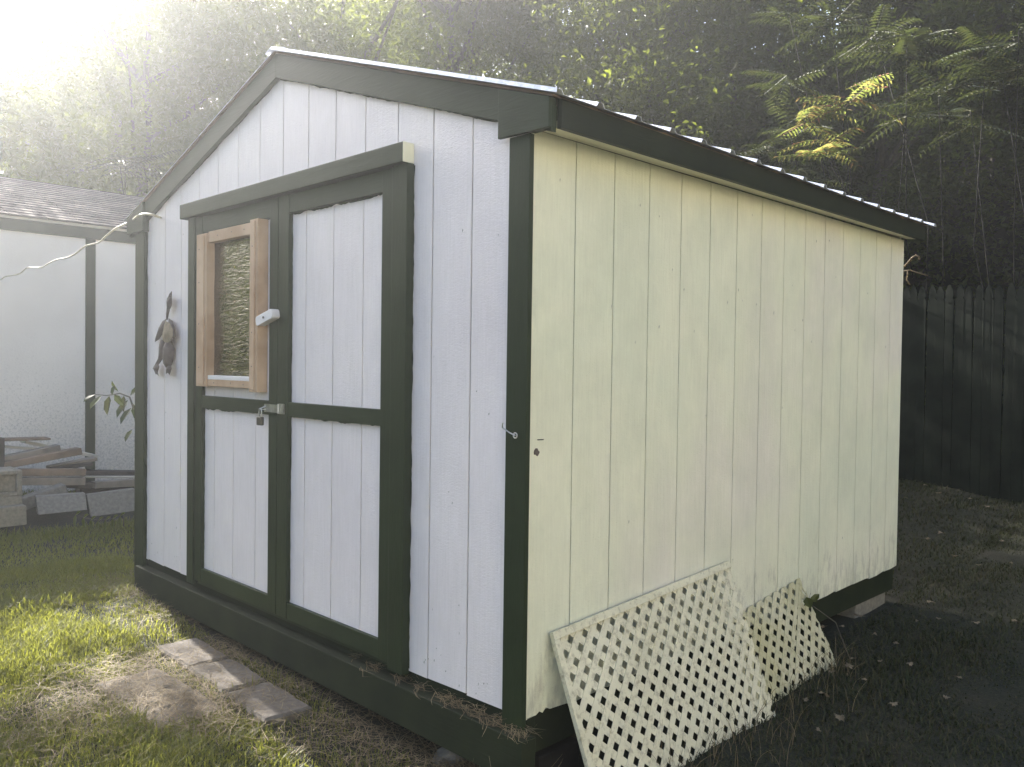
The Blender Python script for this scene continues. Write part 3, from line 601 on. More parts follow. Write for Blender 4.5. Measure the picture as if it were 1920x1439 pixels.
plank((170, 970), (262, 956), -5.2, .19, .07, M_slab, 'tilted grey slab half hidden by the white shed', .6, -5.15, 'stone_slab', 'slab', .006, 'stone slabs in front of the plank pile', .006)
def cinder(l, r, X, h, dep, label, hollow):
    a = Vector(aX(l[0], l[1], X)); b = Vector(aX(r[0], r[1], X)); y0, y1, z0 = a.y, b.y, (a.z+b.z)/2; mb = MB()
    if hollow:
        mb.box(X-dep, X, y0, y0+.035, z0, z0+h); mb.box(X-dep, X, y1-.035, y1, z0, z0+h); mb.box(X-dep, X, y0+.0352, y1-.0352, z0, z0+.03); mb.box(X-dep, X, y0+.0352, y1-.0352, z0+h-.03, z0+h); mb.box(X-dep, X-.045, y0+.0352, y1-.0352, z0+.0302, z0+h-.0302)
    else: rough_block(mb, X-dep, X, y0, y1, z0, z0+h)
    return tag(mb.build('concrete_block', M_conc, None, .006, origin=(X, y0, z0)), label, 'block', 'concrete blocks left of the plank pile')
cinder((-14, 931), (42, 931), -5.3, .19, .3, 'hollow concrete block standing on the others', True)
cinder((-60, 953), (42, 953), -5.3, .08, .3, 'flat concrete block in the middle of the small stack', False)
cinder((-70, 992), (50, 990), -5.2, .145, .35, 'lowest concrete block of the small stack on the grass', False)
mb = MB(); q = aX(-4, 895, -5.9); mb.box(-6.0, -5.9, q[1]-.1, q[1]+.05, g1(-5.9, q[1])-.05, aX(0, 822, -5.9)[2]); tag(mb.build('post_stub', M_plank[3], None, .004), 'dark upright post stub at the left end of the plank pile', 'post')

# ------------------------------------------------------------------ house added out of view to bounce sun onto the side wall
hs = thing('reflector_house', 'tan clapboard house added out of view to bounce warm sun onto the shed wall', 'reflector_house', (10, 3, -.5))
M_house = painted_siding('tan_clapboard', [(.34, .32, .22), (.37, .34, .24), (.39, .36, .26)], (.2, .19, .14), .6, .3)
def hb(name, m, b, bev=0):
    mb = MB(); mb.box(*b); return mb.build(name, m, hs, bev)
mb = MB()
for k in range(34): mb.hexa([(9.982, -9, -.5+k*.17), (10.2, -9, -.5+k*.17), (10.2, 5, -.5+k*.17), (9.982, 5, -.5+k*.17), (10.0, -9, -.332+k*.17), (10.2, -9, -.332+k*.17), (10.2, 5, -.332+k*.17), (10.0, 5, -.332+k*.17)])
mb.build('clapboard_wall', M_house, hs); hb('side_wall', M_house, (10.2, 16, -9, -8.8, -.5, 5.27)); hb('side_wall', M_house, (10.2, 16, 4.8, 5, -.5, 5.27)); hb('rear_wall', M_house, (15.8, 16, -8.79, 4.79, -.5, 5.27))
mb = MB(); mb.prism([(9.6, -9.4, 5.28), (16.4, -9.4, 5.28), (13, -9.4, 7.4)], [(9.6, 5.4, 5.28), (16.4, 5.4, 5.28), (13, 5.4, 7.4)]); mb.build('roof', M_plank[3], hs)
M_glass = simple('window_glass', (.03, .035, .04), .08)
for y, z in ((-6.5, .9), (3.2, .9), (-6.5, 3.3), (-1.5, 3.3), (3.2, 3.3)):
    f = hb('window', M_whitewood, (9.955, 10.0, y-.5, y+.5, z, z+1.3), .004); mb = MB(); mb.box(9.95, 9.9548, y-.42, y+.42, z+.08, z+1.22); mb.build('pane', M_glass, f).location = (0, 0, 0)
hb('door', M_whitewood, (9.95, 10.0, -2.0, -1.05, -.4, 1.7), .005)

# ------------------------------------------------------------------ picket fence
fA = Vector((-1.14, 6.2, 0)); fB = Vector((-.08, 5.96, 0)); fd = (fB-fA).normalized(); fn = Vector((-fd.y, fd.x, 0))
if fn.y > 0: fn = -fn
M_fence = paint('dark_weathered_fence', (.008, .0105, .0065), (.017, .021, .0135), .9, (.25, .004), (1, 1, .06), wear=(.032, .032, .026))
fence = thing('picket_fence', 'dark weathered picket fence behind the shed at the right', 'fence', tuple(fA))
fl = MB(); npk = 0
for k in range(-26, 56):
    c = fA+fd*(.0853*k); zb = g1(c.x, c.y)+.01+rnd.uniform(-.01, .01); h = 1.785+rnd.uniform(-.012, .012)-.0*k; w = .041; t = .012; lean = rnd.uniform(-.006, .006)
    ol = [(-w, 0), (w, 0), (w, h-.13), (w*.72, h-.115), (w*.95, h-.10), (w*.75, h-.045), (w*.25, h), (-w*.25, h), (-w*.75, h-.045), (-w*.95, h-.10), (-w*.72, h-.115), (-w, h-.13)]
    P = lambda q, o: c+fd*(q[0]+lean*q[1])+fn*(o+rnd.uniform(-.0015, .0015))+Vector((0, 0, zb+q[1]))
    mb = MB(); mb.prism([P(q, t) for q in ol], [P(q, 0) for q in ol]); mb.build('picket', M_fence, fence)
for h in (.35, 1.45):
    mb = MB(); a = fA+fd*(-2.3)-fn*.022; b = fA+fd*4.8-fn*.022
    mb.beam(a+Vector((0, 0, h+g1(a.x, a.y))), b+Vector((0, 0, h+g1(b.x, b.y))), .038, .085); mb.build('rail', M_fence, fence)
for k in (-2.2, 0.3, 2.6, 4.7):
    a = fA+fd*k-fn*.09; mb = MB(); mb.beam(a+Vector((0, 0, g1(a.x, a.y)-.2)), a+Vector((0, 0, g1(a.x, a.y)+1.7)), .09, .09, (0, 1, 0)); mb.build('post', M_fence, fence)

# ------------------------------------------------------------------ foliage
rg = np.random.default_rng(11)
def leaf_quads(cen, nrm, size, asp=.55, r=rg):
    n = len(cen); t = r.normal(size=(n, 3)); t -= nrm*(t*nrm).sum(1, keepdims=True); t /= np.linalg.norm(t, axis=1, keepdims=True)+1e-9; b = np.cross(nrm, t); s = size[:, None]
    v = np.stack([cen-t*s*.5, cen+b*s*asp*.5+nrm*s*.10-t*s*.05, cen+t*s*.5-nrm*s*.06, cen-b*s*asp*.5+nrm*s*.10-t*s*.05], 1)
    return v.reshape(-1, 3), np.arange(n*4).reshape(n, 4)
def crown_mesh(seed, R, ncl, per, leaf, m, hollow=.35, lump=.42, spread=.25):
    r = np.random.default_rng(seed); d = r.normal(size=(ncl, 3)); d /= np.linalg.norm(d, axis=1, keepdims=True)
    lob = r.normal(size=(9, 3)); lob /= np.linalg.norm(lob, axis=1, keepdims=True); k = np.max(d@lob.T, 1)
    rad = (hollow+(1-hollow)*r.random(ncl)**.6)*(1-lump+lump*1.5*np.clip(k, 0, 1)**2)
    cc = d*rad[:, None]*np.array(R); cen = np.repeat(cc, per, 0)+r.normal(size=(ncl*per, 3))*spread*np.array([1, 1, .6])
    nr = r.normal(size=cen.shape)*.8+np.array([0, 0, .9]); nr /= np.linalg.norm(nr, axis=1, keepdims=True)
    v, q = leaf_quads(cen, nr, leaf*(.6+.8*r.random(len(cen))), r=r); return np_mesh('crown', v, q, mats=[m])
def trunk_mesh(seed, h, r0, limbs=7, R=2.2):
    r = random.Random(seed); mb = MB(); pts = [Vector((0, 0, -.3))]; k = 9
    for i in range(1, k+1): pts.append(Vector((pts[-1].x+r.uniform(-.12, .12), pts[-1].y+r.uniform(-.12, .12), h*i/k)))
    mb.tube(pts, [r0*(1.25 if i == 0 else 1)*(1-i/k*.8) for i in range(k+1)], 9)
    for _ in range(limbs):
        i = r.randrange(3, k); a = pts[i]; t = r.uniform(0, 6.28); ln = R*r.uniform(.5, 1)*(1-.4*i/k)
        c = [a+Vector((math.cos(t)*ln*f, math.sin(t)*ln*f, ln*(.5*f+.3*f*f)))+Vector((r.uniform(-.1, .1), r.uniform(-.1, .1), 0))*f for f in (0, .35, .7, 1)]
        mb.tube(c, [r0*.4, r0*.28, r0*.16, r0*.05], 6)
    me = bpy.data.meshes.new('trunk'); me.from_pydata(mb.v, [], mb.f); me.materials.append(M_bark); return me
KINDS = []
for i, (R, ncl, per, lf, mi, h, lab) in enumerate([
        ((2.5, 2.5, 3.2), 250, 105, .095, 0, 4.6, 'broad leafy green tree on the wooded slope behind the sheds'),
        ((2.1, 2.1, 3.6), 240, 100, .085, 1, 4.8, 'narrow olive tree on the wooded slope behind the sheds'),
        ((2.9, 2.9, 2.6), 250, 108, .10, 2, 4.2, 'spreading dull green tree on the wooded slope behind the sheds'),
        ((1.8, 1.8, 2.4), 30, 190, .085, 1, 3.4, 'thin loose-leaved tree at the sunny left edge of the woods')]):
    KINDS.append((crown_mesh(50+i, R, ncl, per, lf, M_leafs[mi], *((.35, .42, .21) if i == 3 else ())), trunk_mesh(80+i, h+R[2]*.6, .15 if i < 3 else .08, 9, R[0]), h, lab))
def tree(kind, x, y, s=1.0, rzz=0.0, grp='trees on the wooded slope', label=None, zs=1.0):
    cm, tm, h, lab = KINDS[kind]; t = thing('tree', label or lab, 'tree', (x, y, g1(x, y)-.1), grp); t.rotation_euler[2] = rzz; t.scale = (s, s, s*zs)
    link('crown', cm, t, (0, 0, h)); link('trunk', tm, t); return t
TR_ = [(-12.6, 3.5, 0, .95, 1.22), (-15.8, 4.4, 1, 1.1, 1.2), (-11.0, 6.5, 0, 1.0, 1.2), (-12.4, 10.2, 1, 1.15, 1.45), (-9.6, 9.4, 2, 1.0, 1.0), (-6.4, 9.8, 1, 1.0, 1.3), (-13.5, 12.0, 0, 1.25, 1.3), (-7.8, 12.0, 1, 1.05, 1.3), (-5.4, 10.2, 2, 1.0, 1.0), (-8.6, 14, 0, 1.25, 1.3),
       (-3.2, 10.4, 0, .95, .95), (-5.0, 13.5, 1, 1.1, 1.2), (-1.2, 11.4, 2, 1.0, 1.0), (1.2, 10.2, 1, .95, .95), (-2.6, 14.5, 0, 1.15, 1.15), (.6, 14.2, 2, 1.1, 1.1), (3.2, 11.2, 0, 1.0, 1.0), (3.0, 15, 1, 1.15, 1.1),
       (-15.5, 6.0, 2, 1.1, 1.05), (-16.5, 11.2, 1, 1.2, 1.25), (-15, 15.5, 2, 1.3, 1.3), (-11, 17.5, 1, 1.3, 1.3), (-6.5, 18, 2, 1.3, 1.2), (-2, 18.5, 1, 1.3, 1.2), (2.5, 19, 0, 1.3, 1.2), (-19.5, 13, 0, 1.3, 1.3), (-20, 7.5, 0, 1.1, 1.0), (-18, 19, 1, 1.4, 1.3),
       (5.6, 13, 2, 1.1, 1.0), (6, 17.5, 1, 1.2, 1.1)]
for i, (x, y, k, s, zs) in enumerate(TR_): tree(k, x, y, s, i*2.3, zs=zs)
for x, y, s, rr_ in ((-12.5, 1.5, .98, 0), (-14.0, 1.1, 1.5, 4.2), (-17.2, 1.7, 1.3, 0)): tree(3, x, y, s, rr_, 'loose trees left of the woods')
# garden trees the window film mirrors and that face the side wall
for i, (x, y, k, s) in enumerate([(-6.5, -5.4, 0, .9), (-10.5, -7.5, 2, 1.0), (-8.0, -10.0, 1, 1.0), (-13.5, -5.2, 3, 1.0)]): tree(k, x, y, s, i*1.3, 'garden trees around the lawn', 'leafy garden tree standing on the open side of the lawn')
for x, y, s_, r_ in ((-7.7, -3.5, .66, 0), (-6.3, -5.7, .72, 2), (-9.6, -5.2, .8, 4), (-8.6, -7.6, .8, 1), (-10.5, -3.2, .62, 3)):
    bs = thing('bush', 'dense dark bush at the open left end of the lawn', 'bush', (x, y, g1(x, y)), 'bushes at the open left end of the lawn'); link('foliage', KINDS[2][0], bs, (0, 0, 1.35*s_/.66), r_, (s_*.95, s_*.95, s_))
hg = thing('blocker_hedge', 'low dark hedge added out of view to cut bounce light low on the wall', 'blocker_hedge', (7.6, 0, g1(7.6, 0)))  # added out of view, holds reflected sun off the lower side wall
link('foliage', crown_mesh(77, (.55, 6.5, 1.0), 300, 50, .09, M_leafs[2], .3, .1, .25), hg, (0, 0, .85))
# undergrowth carpet on the slope
n = 150000; x = rg.uniform(-26, 9, n*2); y = rg.uniform(-2, 26, n*2); a = np.maximum(0, y-7.6); b = np.maximum(0, -x-11.8); k = (np.hypot(a, b) > .3) & (np.hypot(a, b) < 17) & ((y > 2.5)); x, y = x[k][:n], y[k][:n]
bush = np.array([noise.noise(Vector((xx*.7, yy*.7, 3))) for xx, yy in zip(x, y)]); z = gz(x, y)+rg.random(len(x))**1.3*(.5+1.9*np.clip(bush+.25, 0, 1))
nr = rg.normal(size=(len(x), 3))*.8+np.array([0, -.3, .8]); nr /= np.linalg.norm(nr, axis=1, keepdims=True)
v, q = leaf_quads(np.stack([x, y, z], 1), nr, .06+.08*rg.random(len(x)))
tag(link('undergrowth', np_mesh('undergrowth', v, q, mats=[M_leafs[2]])), kind='stuff')
# sumac: arching stems that end in whorls of pinnate leaves
def pinnate(base, dirv, up, ln, pairs, lw, V, F, r, droop=.5):
    dirv = dirv/np.linalg.norm(dirv); side = np.cross(dirv, up); side /= np.linalg.norm(side)+1e-9; up2 = np.cross(side, dirv)
    pr = lambda t: base+dirv*ln*t-np.array([0, 0, 1.])*droop*ln*t*t*.5
    for i in range(1, pairs+1):
        t = i/pairs; p0 = pr(t); ll = lw*(1-.55*abs(t-.45))*r.uniform(.85, 1.1)
        for sg in (-1, 1):
            dd = side*sg*.92+dirv*.42-np.array([0, 0, .28]); dd = dd/np.linalg.norm(dd); wv = np.cross(dd, up2); wv = wv/np.linalg.norm(wv)*ll*.13; o = len(V)
            V += [p0, p0+dd*ll*.45+wv, p0+dd*ll-np.array([0, 0, ll*.18]), p0+dd*ll*.45-wv]; F.append((o, o+1, o+2, o+3))
    o = len(V); a, b = pr(0), pr(1.0); w = up2*.004
    V += [a-w, b-w*.4, b+w*.4, a+w]; F.append((o, o+1, o+2, o+3))
def sumac(name, base, tips, m, label, seed, nl=(7, 11), ln=(.34, .55)):
    base = np.array(base, float); r = random.Random(seed); root = thing(name, label, 'shrub', tuple(base), 'sumac shrubs behind the shed and fence'); V, F = [], []; mb = MB()
    for tip in tips:
        tip = np.array(tip, float); mid = base*.45+tip*.55+np.array([r.uniform(-.3, .3), r.uniform(-.2, .2), .12])
        pts = [base-base, (base*.75+tip*.25)-base+np.array([r.uniform(-.05, .05), 0, .05]), mid-base, tip-base]; mb.tube(pts, [.008, .007, .006, .004], 5)
        for _ in range(r.randint(*nl)):
            t = r.uniform(0, 6.28); d = np.array([math.cos(t), math.sin(t), r.uniform(-.15, .65)]); pinnate(tip-base+np.array([0, 0, r.uniform(-.12, .06)]), d, np.array([0, 0, 1.]), r.uniform(*ln), r.randint(8, 11), r.uniform(.10, .14), V, F, r, r.uniform(.2, .9))
    o = mb.build('stem', M_stem, None, smooth=True); o.parent = root
    link('leaves', np_mesh('leaves', np.array(V), np.array(F), mats=[m]), root); return root
def gp(u, v, d): q = far(u, v, d); return q
def sb(u, v, d, dx=0): q = far(u, v, d); return (q[0]+dx, q[1]+.2, g1(q[0]+dx, q[1]+.2))
sumac('sumac_shrub', sb(1690, 420, 9.6), [gp(1585, 180, 8.6), gp(1510, 210, 8.7), gp(1550, 270, 8.5)], M_sumacred, 'sunlit sumac with reddening leaflets above the eave', 1, (8, 11), (.30, .45))
sumac('sumac_shrub', sb(1640, 430, 9.9), [gp(1475, 150, 9.0), gp(1480, 240, 9.1), gp(1450, 270, 9.2), gp(1500, 330, 8.9)], M_sumac, 'green sumac leaning left behind the reddening one', 2)
sumac('sumac_shrub', sb(1760, 400, 9.4), [gp(1700, 90, 9.0), gp(1640, 60, 9.3), gp(1760, 170, 8.8), gp(1700, 200, 9.0)], M_sumac, 'tall dark sumac standing behind the middle of the picket fence', 3)
sumac('sumac_shrub', sb(1900, 420, 9.0), [gp(1850, 100, 8.4), gp(1910, 60, 8.2), gp(1880, 150, 8.3), gp(1950, 130, 8.5), gp(1820, 210, 8.6)], M_sumac, 'sumac with bright fronds at the right edge of the woods', 4)
sumac('sumac_shrub', sb(1560, 330, 11.0), [gp(1560, 40, 10.4), gp(1480, 30, 10.6), gp(1610, 100, 10.2)], M_sumac, 'farther sumac high on the slope left of the tall dark one', 6)
sumac('sumac_shrub', sb(260, 330, 13.2), [gp(235, 295, 12.6), gp(270, 310, 12.6), gp(225, 312, 12.3)], M_sumac, 'bright sumac above the roof of the left shed', 7, (8, 12), (.4, .6))

# sapling by the left corner, seedling in the grass, leaves at the lattice
def leafy(name, label, cat, stem, leaves, m, rad=.006):
    s0 = Vector(stem[0]); root = thing(name, label, cat, tuple(s0)); mb = MB(); mb.tube([Vector(q)-s0 for q in stem], [rad*(1-.7*i/(len(stem)-1)) for i in range(len(stem))], 6); o = mb.build('stem', M_bark, None, smooth=True); o.parent = root
    V, F = [], []
    for (p_, d_, l_, w_) in leaves:
        p_ = np.array(p_)-np.array(s0); d_ = np.array(d_, float); d_ /= np.linalg.norm(d_); sd = np.cross(d_, [0.3, -.8, .5]); sd /= np.linalg.norm(sd); nn = np.cross(sd, d_); k = len(V)
        V += [p_, p_+d_*l_*.3+sd*w_*.5+nn*l_*.05, p_+d_*l_*.7+sd*w_*.42+nn*l_*.04, p_+d_*l_-nn*l_*.08, p_+d_*l_*.7-sd*w_*.42+nn*l_*.04, p_+d_*l_*.3-sd*w_*.5+nn*l_*.05, p_+d_*l_*.5-nn*.004]
        F += [(k, k+1, k+6), (k+1, k+2, k+6), (k+2, k+3, k+6), (k+3, k+4, k+6), (k+4, k+5, k+6), (k+5, k, k+6)]
    link('leaves', np_mesh('leaves', np.array(V), None, np.array(F), mats=[m]), root); return root
XS = -3.75
def sp(u, v, x=XS): return aX(u, v, x)
st = [(XS+.15, sp(252, 800)[1]+.2, g1(XS, .3)), sp(258, 820), sp(252, 770), sp(243, 745), sp(225, 738), sp(200, 742), sp(178, 740)]
lv = []
for u, v, du, dv, l_ in [(178, 740, -4, 6, .10), (190, 742, -8, 16, .12), (205, 742, 4, 18, .13), (214, 740, 14, 8, .10), (222, 735, -4, -16, .09), (232, 742, 6, 16, .11), (240, 750, -12, 26, .14), (246, 765, -10, 22, .13), (244, 742, 14, -8, .10), (250, 758, 12, 18, .12), (248, 805, -4, 16, .10), (215, 722, 4, 10, .08)]:
    q = sp(u, v); lv.append((q, sp(u+du, v+dv)-q+np.array([.02, -.03, 0]), l_, l_*.42))
leafy('sapling', 'thin sapling with drooping leaves between the two sheds', 'sapling', st, lv, M_sumac, .008)
def seedling(u0, v0, u1, v1, X_, label, n_=7):
    a = aX(u0, v0, X_); b = aX(u1, v1, X_); st = [(a[0], a[1], g1(a[0], a[1])-.01)]+[a*(1-t)+b*t-np.array([0, 0, .05*math.sin(t*3.14)]) for t in (0, .25, .5, .75, 1)]
    lv = []
    for i in range(n_):
        t = (i+.5)/n_; q = a*(1-t)+b*t-np.array([0, 0, .05*math.sin(t*3.14)]); lv.append((q, (.1, rnd.uniform(-.2, .1), -1), .09, .035)); lv.append((q, (.5, .1, .25), .07, .03))
    leafy('weed_seedling', label, 'weed', st, lv, M_leafs[0], .004)
seedling(232, 965, 135, 962, -4.9, 'arching green weed seedling in front of the tilted stone slabs')
q = np.array([.12, 1.86, .02])
leafy('bindweed', 'broad dark weed leaf at the top corner of the small stained lattice', 'weed', [(.2, 1.98, g1(.2, 1.98)-.01), (.14, 1.93, -.05), tuple(aX(1515, 1130, .06)), tuple(aX(1520, 1112, .05))],
      [(aX(1520, 1130, .08), (.25, .5, .45), .06, .03), (aX(1512, 1120, .06), (.35, -.3, -.35), .06, .042)], M_leafs[2], .003)
vn = MB(); pv = [aY(u, v, 3.4) for u, v in ((1680, 510), (1698, 498), (1710, 484), (1717, 479), (1723, 482), (1723, 488))]; pv = [np.array([pv[0][0]-.05, 3.3, g1(-.3, 3.3)])]+pv
vn.tube(pv, .006, 6); pv2 = [aY(u, v, 3.5) for u, v in ((1685, 510), (1706, 507), (1720, 512), (1740, 517))]; vn.tube(pv2, .004, 6); pv3 = [aY(u, v, 3.5) for u, v in ((1702, 508), (1700, 525), (1706, 534))]; vn.tube(pv3, .004, 6)
tag(vn.build('vine', M_straw, None, smooth=True), 'bare pale vine stem curling past the far wall edge', 'vine')

# ------------------------------------------------------------------ grass, straw, litter
def inside_any(x, y):
    k = (x > -3.05) & (x < .02) & (y > -.055) & (y < L+.05); k |= (x < LX+.02) & (x > -11.5) & (y > -.9) & (y < 4.7); k |= (x < -5.15) & (x > -6.4) & (y > -.3) & (y < 1.4); return k
PV = [(o.location.x, o.location.y, o.rotation_euler[2], o.dimensions.x/2, o.dimensions.y/2) for o in bpy.data.objects if o.name.startswith('paving_stone')]
def on_paver(x, y, m=.0):
    k = np.zeros(len(x), bool)
    for cx, cy, a, hl, hw in PV:
        dx, dy = x-cx, y-cy; u_ = dx*math.cos(a)+dy*math.sin(a); v_ = -dx*math.sin(a)+dy*math.cos(a); k |= (np.abs(u_) < hl-m) & (np.abs(v_) < hw-m)
    return k
def blades(n, box, h, w, m, name, keep, lie=0.0, curve=.5, r=rg, patch=None, zoff=0.0):
    x = r.uniform(box[0], box[1], n); y = r.uniform(box[2], box[3], n); k = keep(x, y); x, y = x[k], y[k]; n = len(x)
    hh = h[0]+(h[1]-h[0])*r.random(n)**1.5
    if patch: hh = hh*(.55+.9*np.clip(np.array([noise.noise(Vector((a*patch, b*patch, 5))) for a, b in zip(x, y)])+.5, 0, 1))
    z = gz(x, y)+zoff; th = r.uniform(0, 6.283, n); d = np.stack([np.cos(th), np.sin(th), np.zeros(n)], 1); s = np.stack([-np.sin(th), np.cos(th), np.zeros(n)], 1)
    ln = (curve*(.3+r.random(n)))[:, None]; ww = (w*(.6+.8*r.random(n)))[:, None]; b0 = np.stack([x, y, z-.004], 1); up = np.array([0, 0, 1.]); H = hh[:, None]
    mid = b0+up*H*(.6-lie*.5)+d*H*ln*.35; tip = b0+up*H*(1-lie*.92)+d*H*ln*(1+lie)
    v = np.stack([b0-s*ww, b0+s*ww, mid+s*ww*.8, mid-s*ww*.8, tip], 1).reshape(-1, 3); i0 = np.arange(n)*5
    q = np.stack([i0, i0+1, i0+2, i0+3], 1); t = np.stack([i0+3, i0+2, i0+4], 1)
    return tag(link(name, np_mesh(name, v, q, t, [m])), kind='stuff')
NZ = lambda x, y, f, s: np.array([noise.noise(Vector((a*f, b*f, s))) for a, b in zip(x, y)])
def keep_front(x, y):
    k = ~inside_any(x, y) & ~on_paver(x, y, .012) & ((y < .2) | (x < -3)); kk = np.where(k)[0]; dry = NZ(x[kk], y[kk], 1.6, 9)
    near = (y[kk] > -.42+.08*np.sin(x[kk]*5)) & (x[kk] > -2.9); p_ = np.where(near, .30, 1.0)*np.where(dry > .3, .5, 1); k[kk] &= rg.random(len(kk)) < p_; return k
blades(260000, (-3.9, .9, -1.75, .2), (.018, .052), .0017, M_grass, 'lawn_grass', keep_front, .1, .8, patch=1.9)
blades(90000, (-7.2, -2.9, -1.6, 3.2), (.03, .07), .0026, M_grass, 'lawn_grass', keep_front, .1, .8, patch=1.5)
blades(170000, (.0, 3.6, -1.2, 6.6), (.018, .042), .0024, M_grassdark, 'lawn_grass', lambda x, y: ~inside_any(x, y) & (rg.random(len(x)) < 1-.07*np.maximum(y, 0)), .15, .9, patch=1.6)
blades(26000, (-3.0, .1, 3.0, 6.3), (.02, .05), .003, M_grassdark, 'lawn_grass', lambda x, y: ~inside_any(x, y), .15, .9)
# dry straw: mown grass on the pavers, along the skirt and on its ledge
def straw(n, px, name, ln=(.05, .12), zo=.012, sq=1.0):
    r = rg; V, Q = [], []; 
    idx = r.integers(0, len(px), n); c = np.array(px)[idx]; cen = c[:, :3]+r.normal(size=(n, 3))*c[:, 3:4]*np.array([1, 1, 0]); z = np.where(c[:, 2] > -.1, c[:, 2], gz(cen[:, 0], cen[:, 1])+zo)+r.random(n)*.022
    th = r.uniform(0, 6.283, n) if sq == 1 else r.normal(size=n)*.5; L_ = r.uniform(ln[0], ln[1], n); d = np.stack([np.cos(th), np.sin(th), r.normal(size=n)*(.16 if sq == 1 else .08)], 1)*L_[:, None]; s = np.stack([-np.sin(th), np.cos(th), np.zeros(n)], 1)*.0011
    b0 = np.stack([cen[:, 0], cen[:, 1], z], 1); bend = np.stack([-np.sin(th), np.cos(th), np.full(n, .5)], 1)*(r.normal(size=n)*.18*L_)[:, None]; m_ = b0+d*.5+bend; e = b0+d
    v = np.stack([b0-s, b0+s, m_+s, m_-s, e+s*.3, e-s*.3], 1).reshape(-1, 3); i0 = np.arange(n)*6
    q = np.concatenate([np.stack([i0, i0+1, i0+2, i0+3], 1), np.stack([i0+3, i0+2, i0+4, i0+5], 1)]); return tag(link(name, np_mesh(name, v, q, mats=[M_straw])), kind='stuff')
gpx = lambda u, v, z, s: (*aZ(u, v, z), s)
sp_ = [gpx(330, 1330, -.22, .16), gpx(330, 1330, -.22, .16), gpx(390, 1350, -.22, .12), gpx(270, 1300, -.22, .14), gpx(230, 1270, -.22, .14), gpx(210, 1110, -.19, .16), gpx(420, 1230, -.2, .14), gpx(350, 1150, -.18, .14), gpx(100, 1390, -.24, .16), gpx(150, 1330, -.24, .16), gpx(640, 1370, -.25, .16), gpx(720, 1400, -.26, .14), gpx(560, 1290, -.22, .14), gpx(470, 1210, -.2, .12), gpx(860, 1430, -.27, .12), gpx(950, 1435, -.27, .08), gpx(280, 1110, -.17, .08)]
straw(7500, sp_, 'dry_grass')
straw(230, [(x_, -.028, -.0265, .016) for x_ in (-.8, -.62, -.5, -.4, -.36, -.3, -.24, -.2, -.14, -.11, -.05, -.02, .0)], 'dry_grass', (.03, .09), sq=.6)
straw(180, [(x_, -.012, -.027, .010) for x_ in (-.9, -.75, -.6, -.5, -.35, -.3, -.2, -.1, 0)], 'dry_grass', (.012, .035))
# tall weed stems at the lattice foot and at the near corner
def tuft(n, centres, h, m, name):
    c = np.array(centres)[rg.integers(0, len(centres), n)]; xy = c[:, :2]+rg.normal(size=(n, 2))*c[:, 2:3]; mb = MB()
    for (x_, y_) in xy:
        z0 = g1(x_, y_)-.01; hh = rnd.uniform(*h); t = rnd.uniform(0, 6.28); l_ = rnd.uniform(.1, .6)*hh; k = 5
        mb.tube([(x_+math.cos(t)*l_*(i/k)**2, y_+math.sin(t)*l_*(i/k)**2, z0+hh*(i/k)*(1-.25*(i/k))) for i in range(k+1)], [.0013*(1-.8*i/k) for i in range(k+1)], 3)
    return tag(mb.build(name, m, None), kind='stuff')
tuft(210, [(.30, .95, .10), (.28, .75, .1), (.27, .5, .08), (.22, 1.5, .12), (.2, 1.8, .07), (.05, -.12, .06), (-.1, -.14, .08), (.08, -.05, .04)], (.06, .26), M_straw, 'tall_weeds')
tuft(110, [(.32, .85, .10), (.25, 1.4, .12), (.2, 1.75, .07), (.02, -.12, .08), (.3, .4, .1)], (.05, .2), M_grassdark, 'tall_weeds')
# single fallen leaves, each its own object
def fallen_mesh(seed):
    r = random.Random(seed); k = 9; V = [(0, 0, .006)]; F = []
    for i in range(k*2):
        t = math.pi*i/k; rr = (.034 if i % 2 == 0 else .02)*r.uniform(.75, 1.2)*(1.25 if i in (0, 9) else 1); V.append((rr*math.cos(t)*1.2, rr*math.sin(t)*.8, .004+.012*math.sin(t*2+seed)*r.uniform(.4, 1)))
    F = [(0, 1+i, 1+(i+1) % (2*k)) for i in range(2*k)]; me = bpy.data.meshes.new('fallen_leaf'); me.from_pydata(V, [], F); me.materials.append(M_litter); return me
FM = [fallen_mesh(i) for i in range(5)]
spots = [(1738, 1010), (1790, 1043), (1835, 1060), (1895, 1056), (1745, 1130), (1610, 1155), (1760, 1160), (1830, 1168), (1905, 1166), (1545, 1175), (1680, 1207), (1720, 1165), (1705, 1245), (1650, 1240), (1600, 1235), (1795, 1270), (1775, 1308), (1675, 1320), (1545, 1303), (1510, 1312), (1575, 1345), (1535, 1370), (1735, 910), (1760, 925), (1820, 935), (1850, 950), (1800, 960), (1765, 1000), (1880, 1015), (1700, 935), (1900, 985), (1578, 1175), (1640, 1190), (1560, 1260), (1590, 1250), (1620, 1275)]
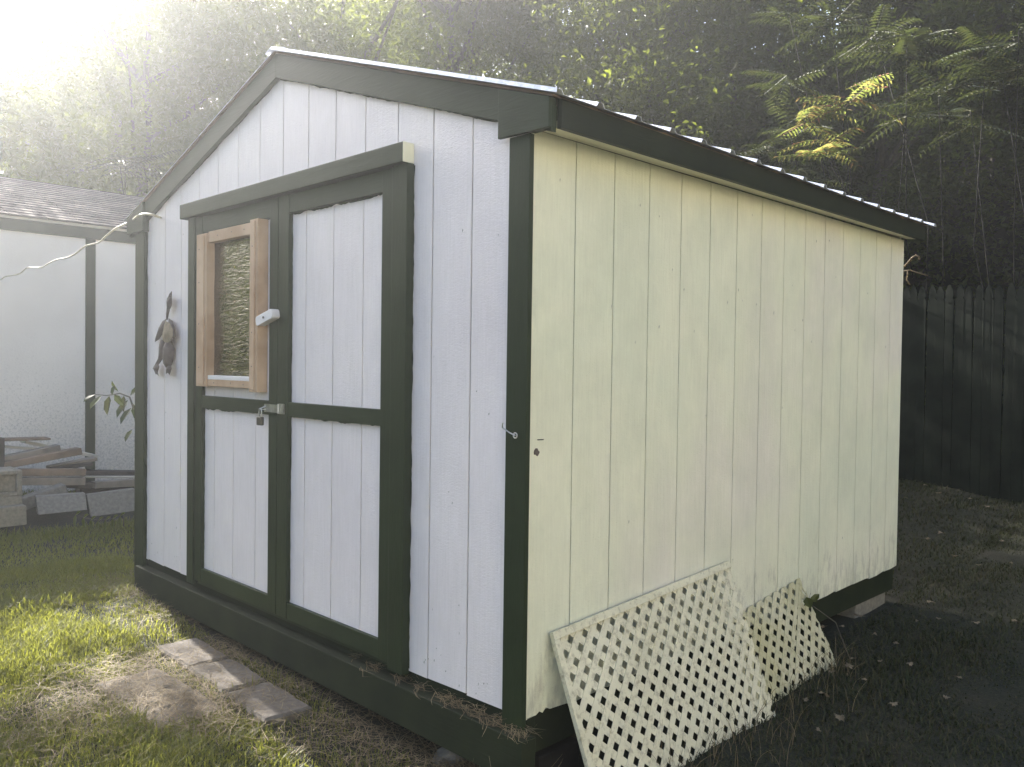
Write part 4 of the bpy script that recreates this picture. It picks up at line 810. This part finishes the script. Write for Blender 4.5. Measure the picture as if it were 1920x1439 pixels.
for i, (u, v) in enumerate(spots):
    q = aZ(u, v, -.2)
    for _ in range(6): q = aZ(u, v, g1(q[0], q[1])+.03)
    o = link('fallen_leaf', FM[i % 5], None, tuple(q), rnd.uniform(0, 6.28), rnd.uniform(.4, .72)*(1 if v > 1000 else 1.3)); o.rotation_euler[0] = rnd.uniform(-.4, .4); tag(o, 'dry pale leaf fallen on the dark lawn right of the shed', 'leaf', 'fallen leaves on the lawn')

# ------------------------------------------------------------------ air, light, sky
SUN_EL = math.radians(33); sdir = Vector((-.9914*math.cos(SUN_EL), .131*math.cos(SUN_EL), math.sin(SUN_EL)))
HAZE = 0.0055  # air volume added to imitate lens glare around the sun
if HAZE:
    mb = MB(); mb.box(-110, 110, -110, 110, -2.5, 19); hz = mb.build('haze', [], None); hz['kind'] = 'stuff'
    m = bpy.data.materials.new('glare_haze'); m.use_nodes = True; nt = m.node_tree; nt.nodes.remove(nt.nodes['Principled BSDF'])
    pv_ = nt.nodes.new('ShaderNodeVolumePrincipled'); pv_.inputs['Density'].default_value = HAZE; pv_.inputs['Anisotropy'].default_value = .83; pv_.inputs['Color'].default_value = (.94, .965, 1, 1)
    nt.links.new(pv_.outputs[0], nt.nodes['Material Output'].inputs['Volume']); hz.data.materials.append(m)
sl = bpy.data.lights.new('sun', 'SUN'); sl.energy = 4.9; sl.angle = math.radians(.5); sl.color = (1, .95, .88)
so = bpy.data.objects.new('sun', sl); C.objects.link(so); so.rotation_euler = sdir.to_track_quat('Z', 'Y').to_euler(); so.location = (0, 0, 20)
w = bpy.data.worlds.new('World'); sc.world = w; w.use_nodes = True; nt = w.node_tree; bg = nt.nodes['Background']
sky = nt.nodes.new('ShaderNodeTexSky'); sky.sky_type = 'NISHITA'; sky.sun_disc = False; sky.sun_elevation = SUN_EL; sky.dust_density = 3; sky.ozone_density = .6; sky.sun_rotation = math.atan2(sdir.x, sdir.y)
nt.links.new(sky.outputs[0], bg.inputs[0]); bg.inputs[1].default_value = .06
sc.view_settings.view_transform = 'Standard'; sc.view_settings.look = 'None'; sc.view_settings.gamma = 1; sc.view_settings.exposure = 2.85
sc.cycles.use_denoising = True; sc.cycles.max_bounces = 6; sc.cycles.diffuse_bounces = 3; sc.cycles.glossy_bounces = 3; sc.cycles.transmission_bounces = 3; sc.cycles.transparent_max_bounces = 8; sc.cycles.volume_bounces = 0
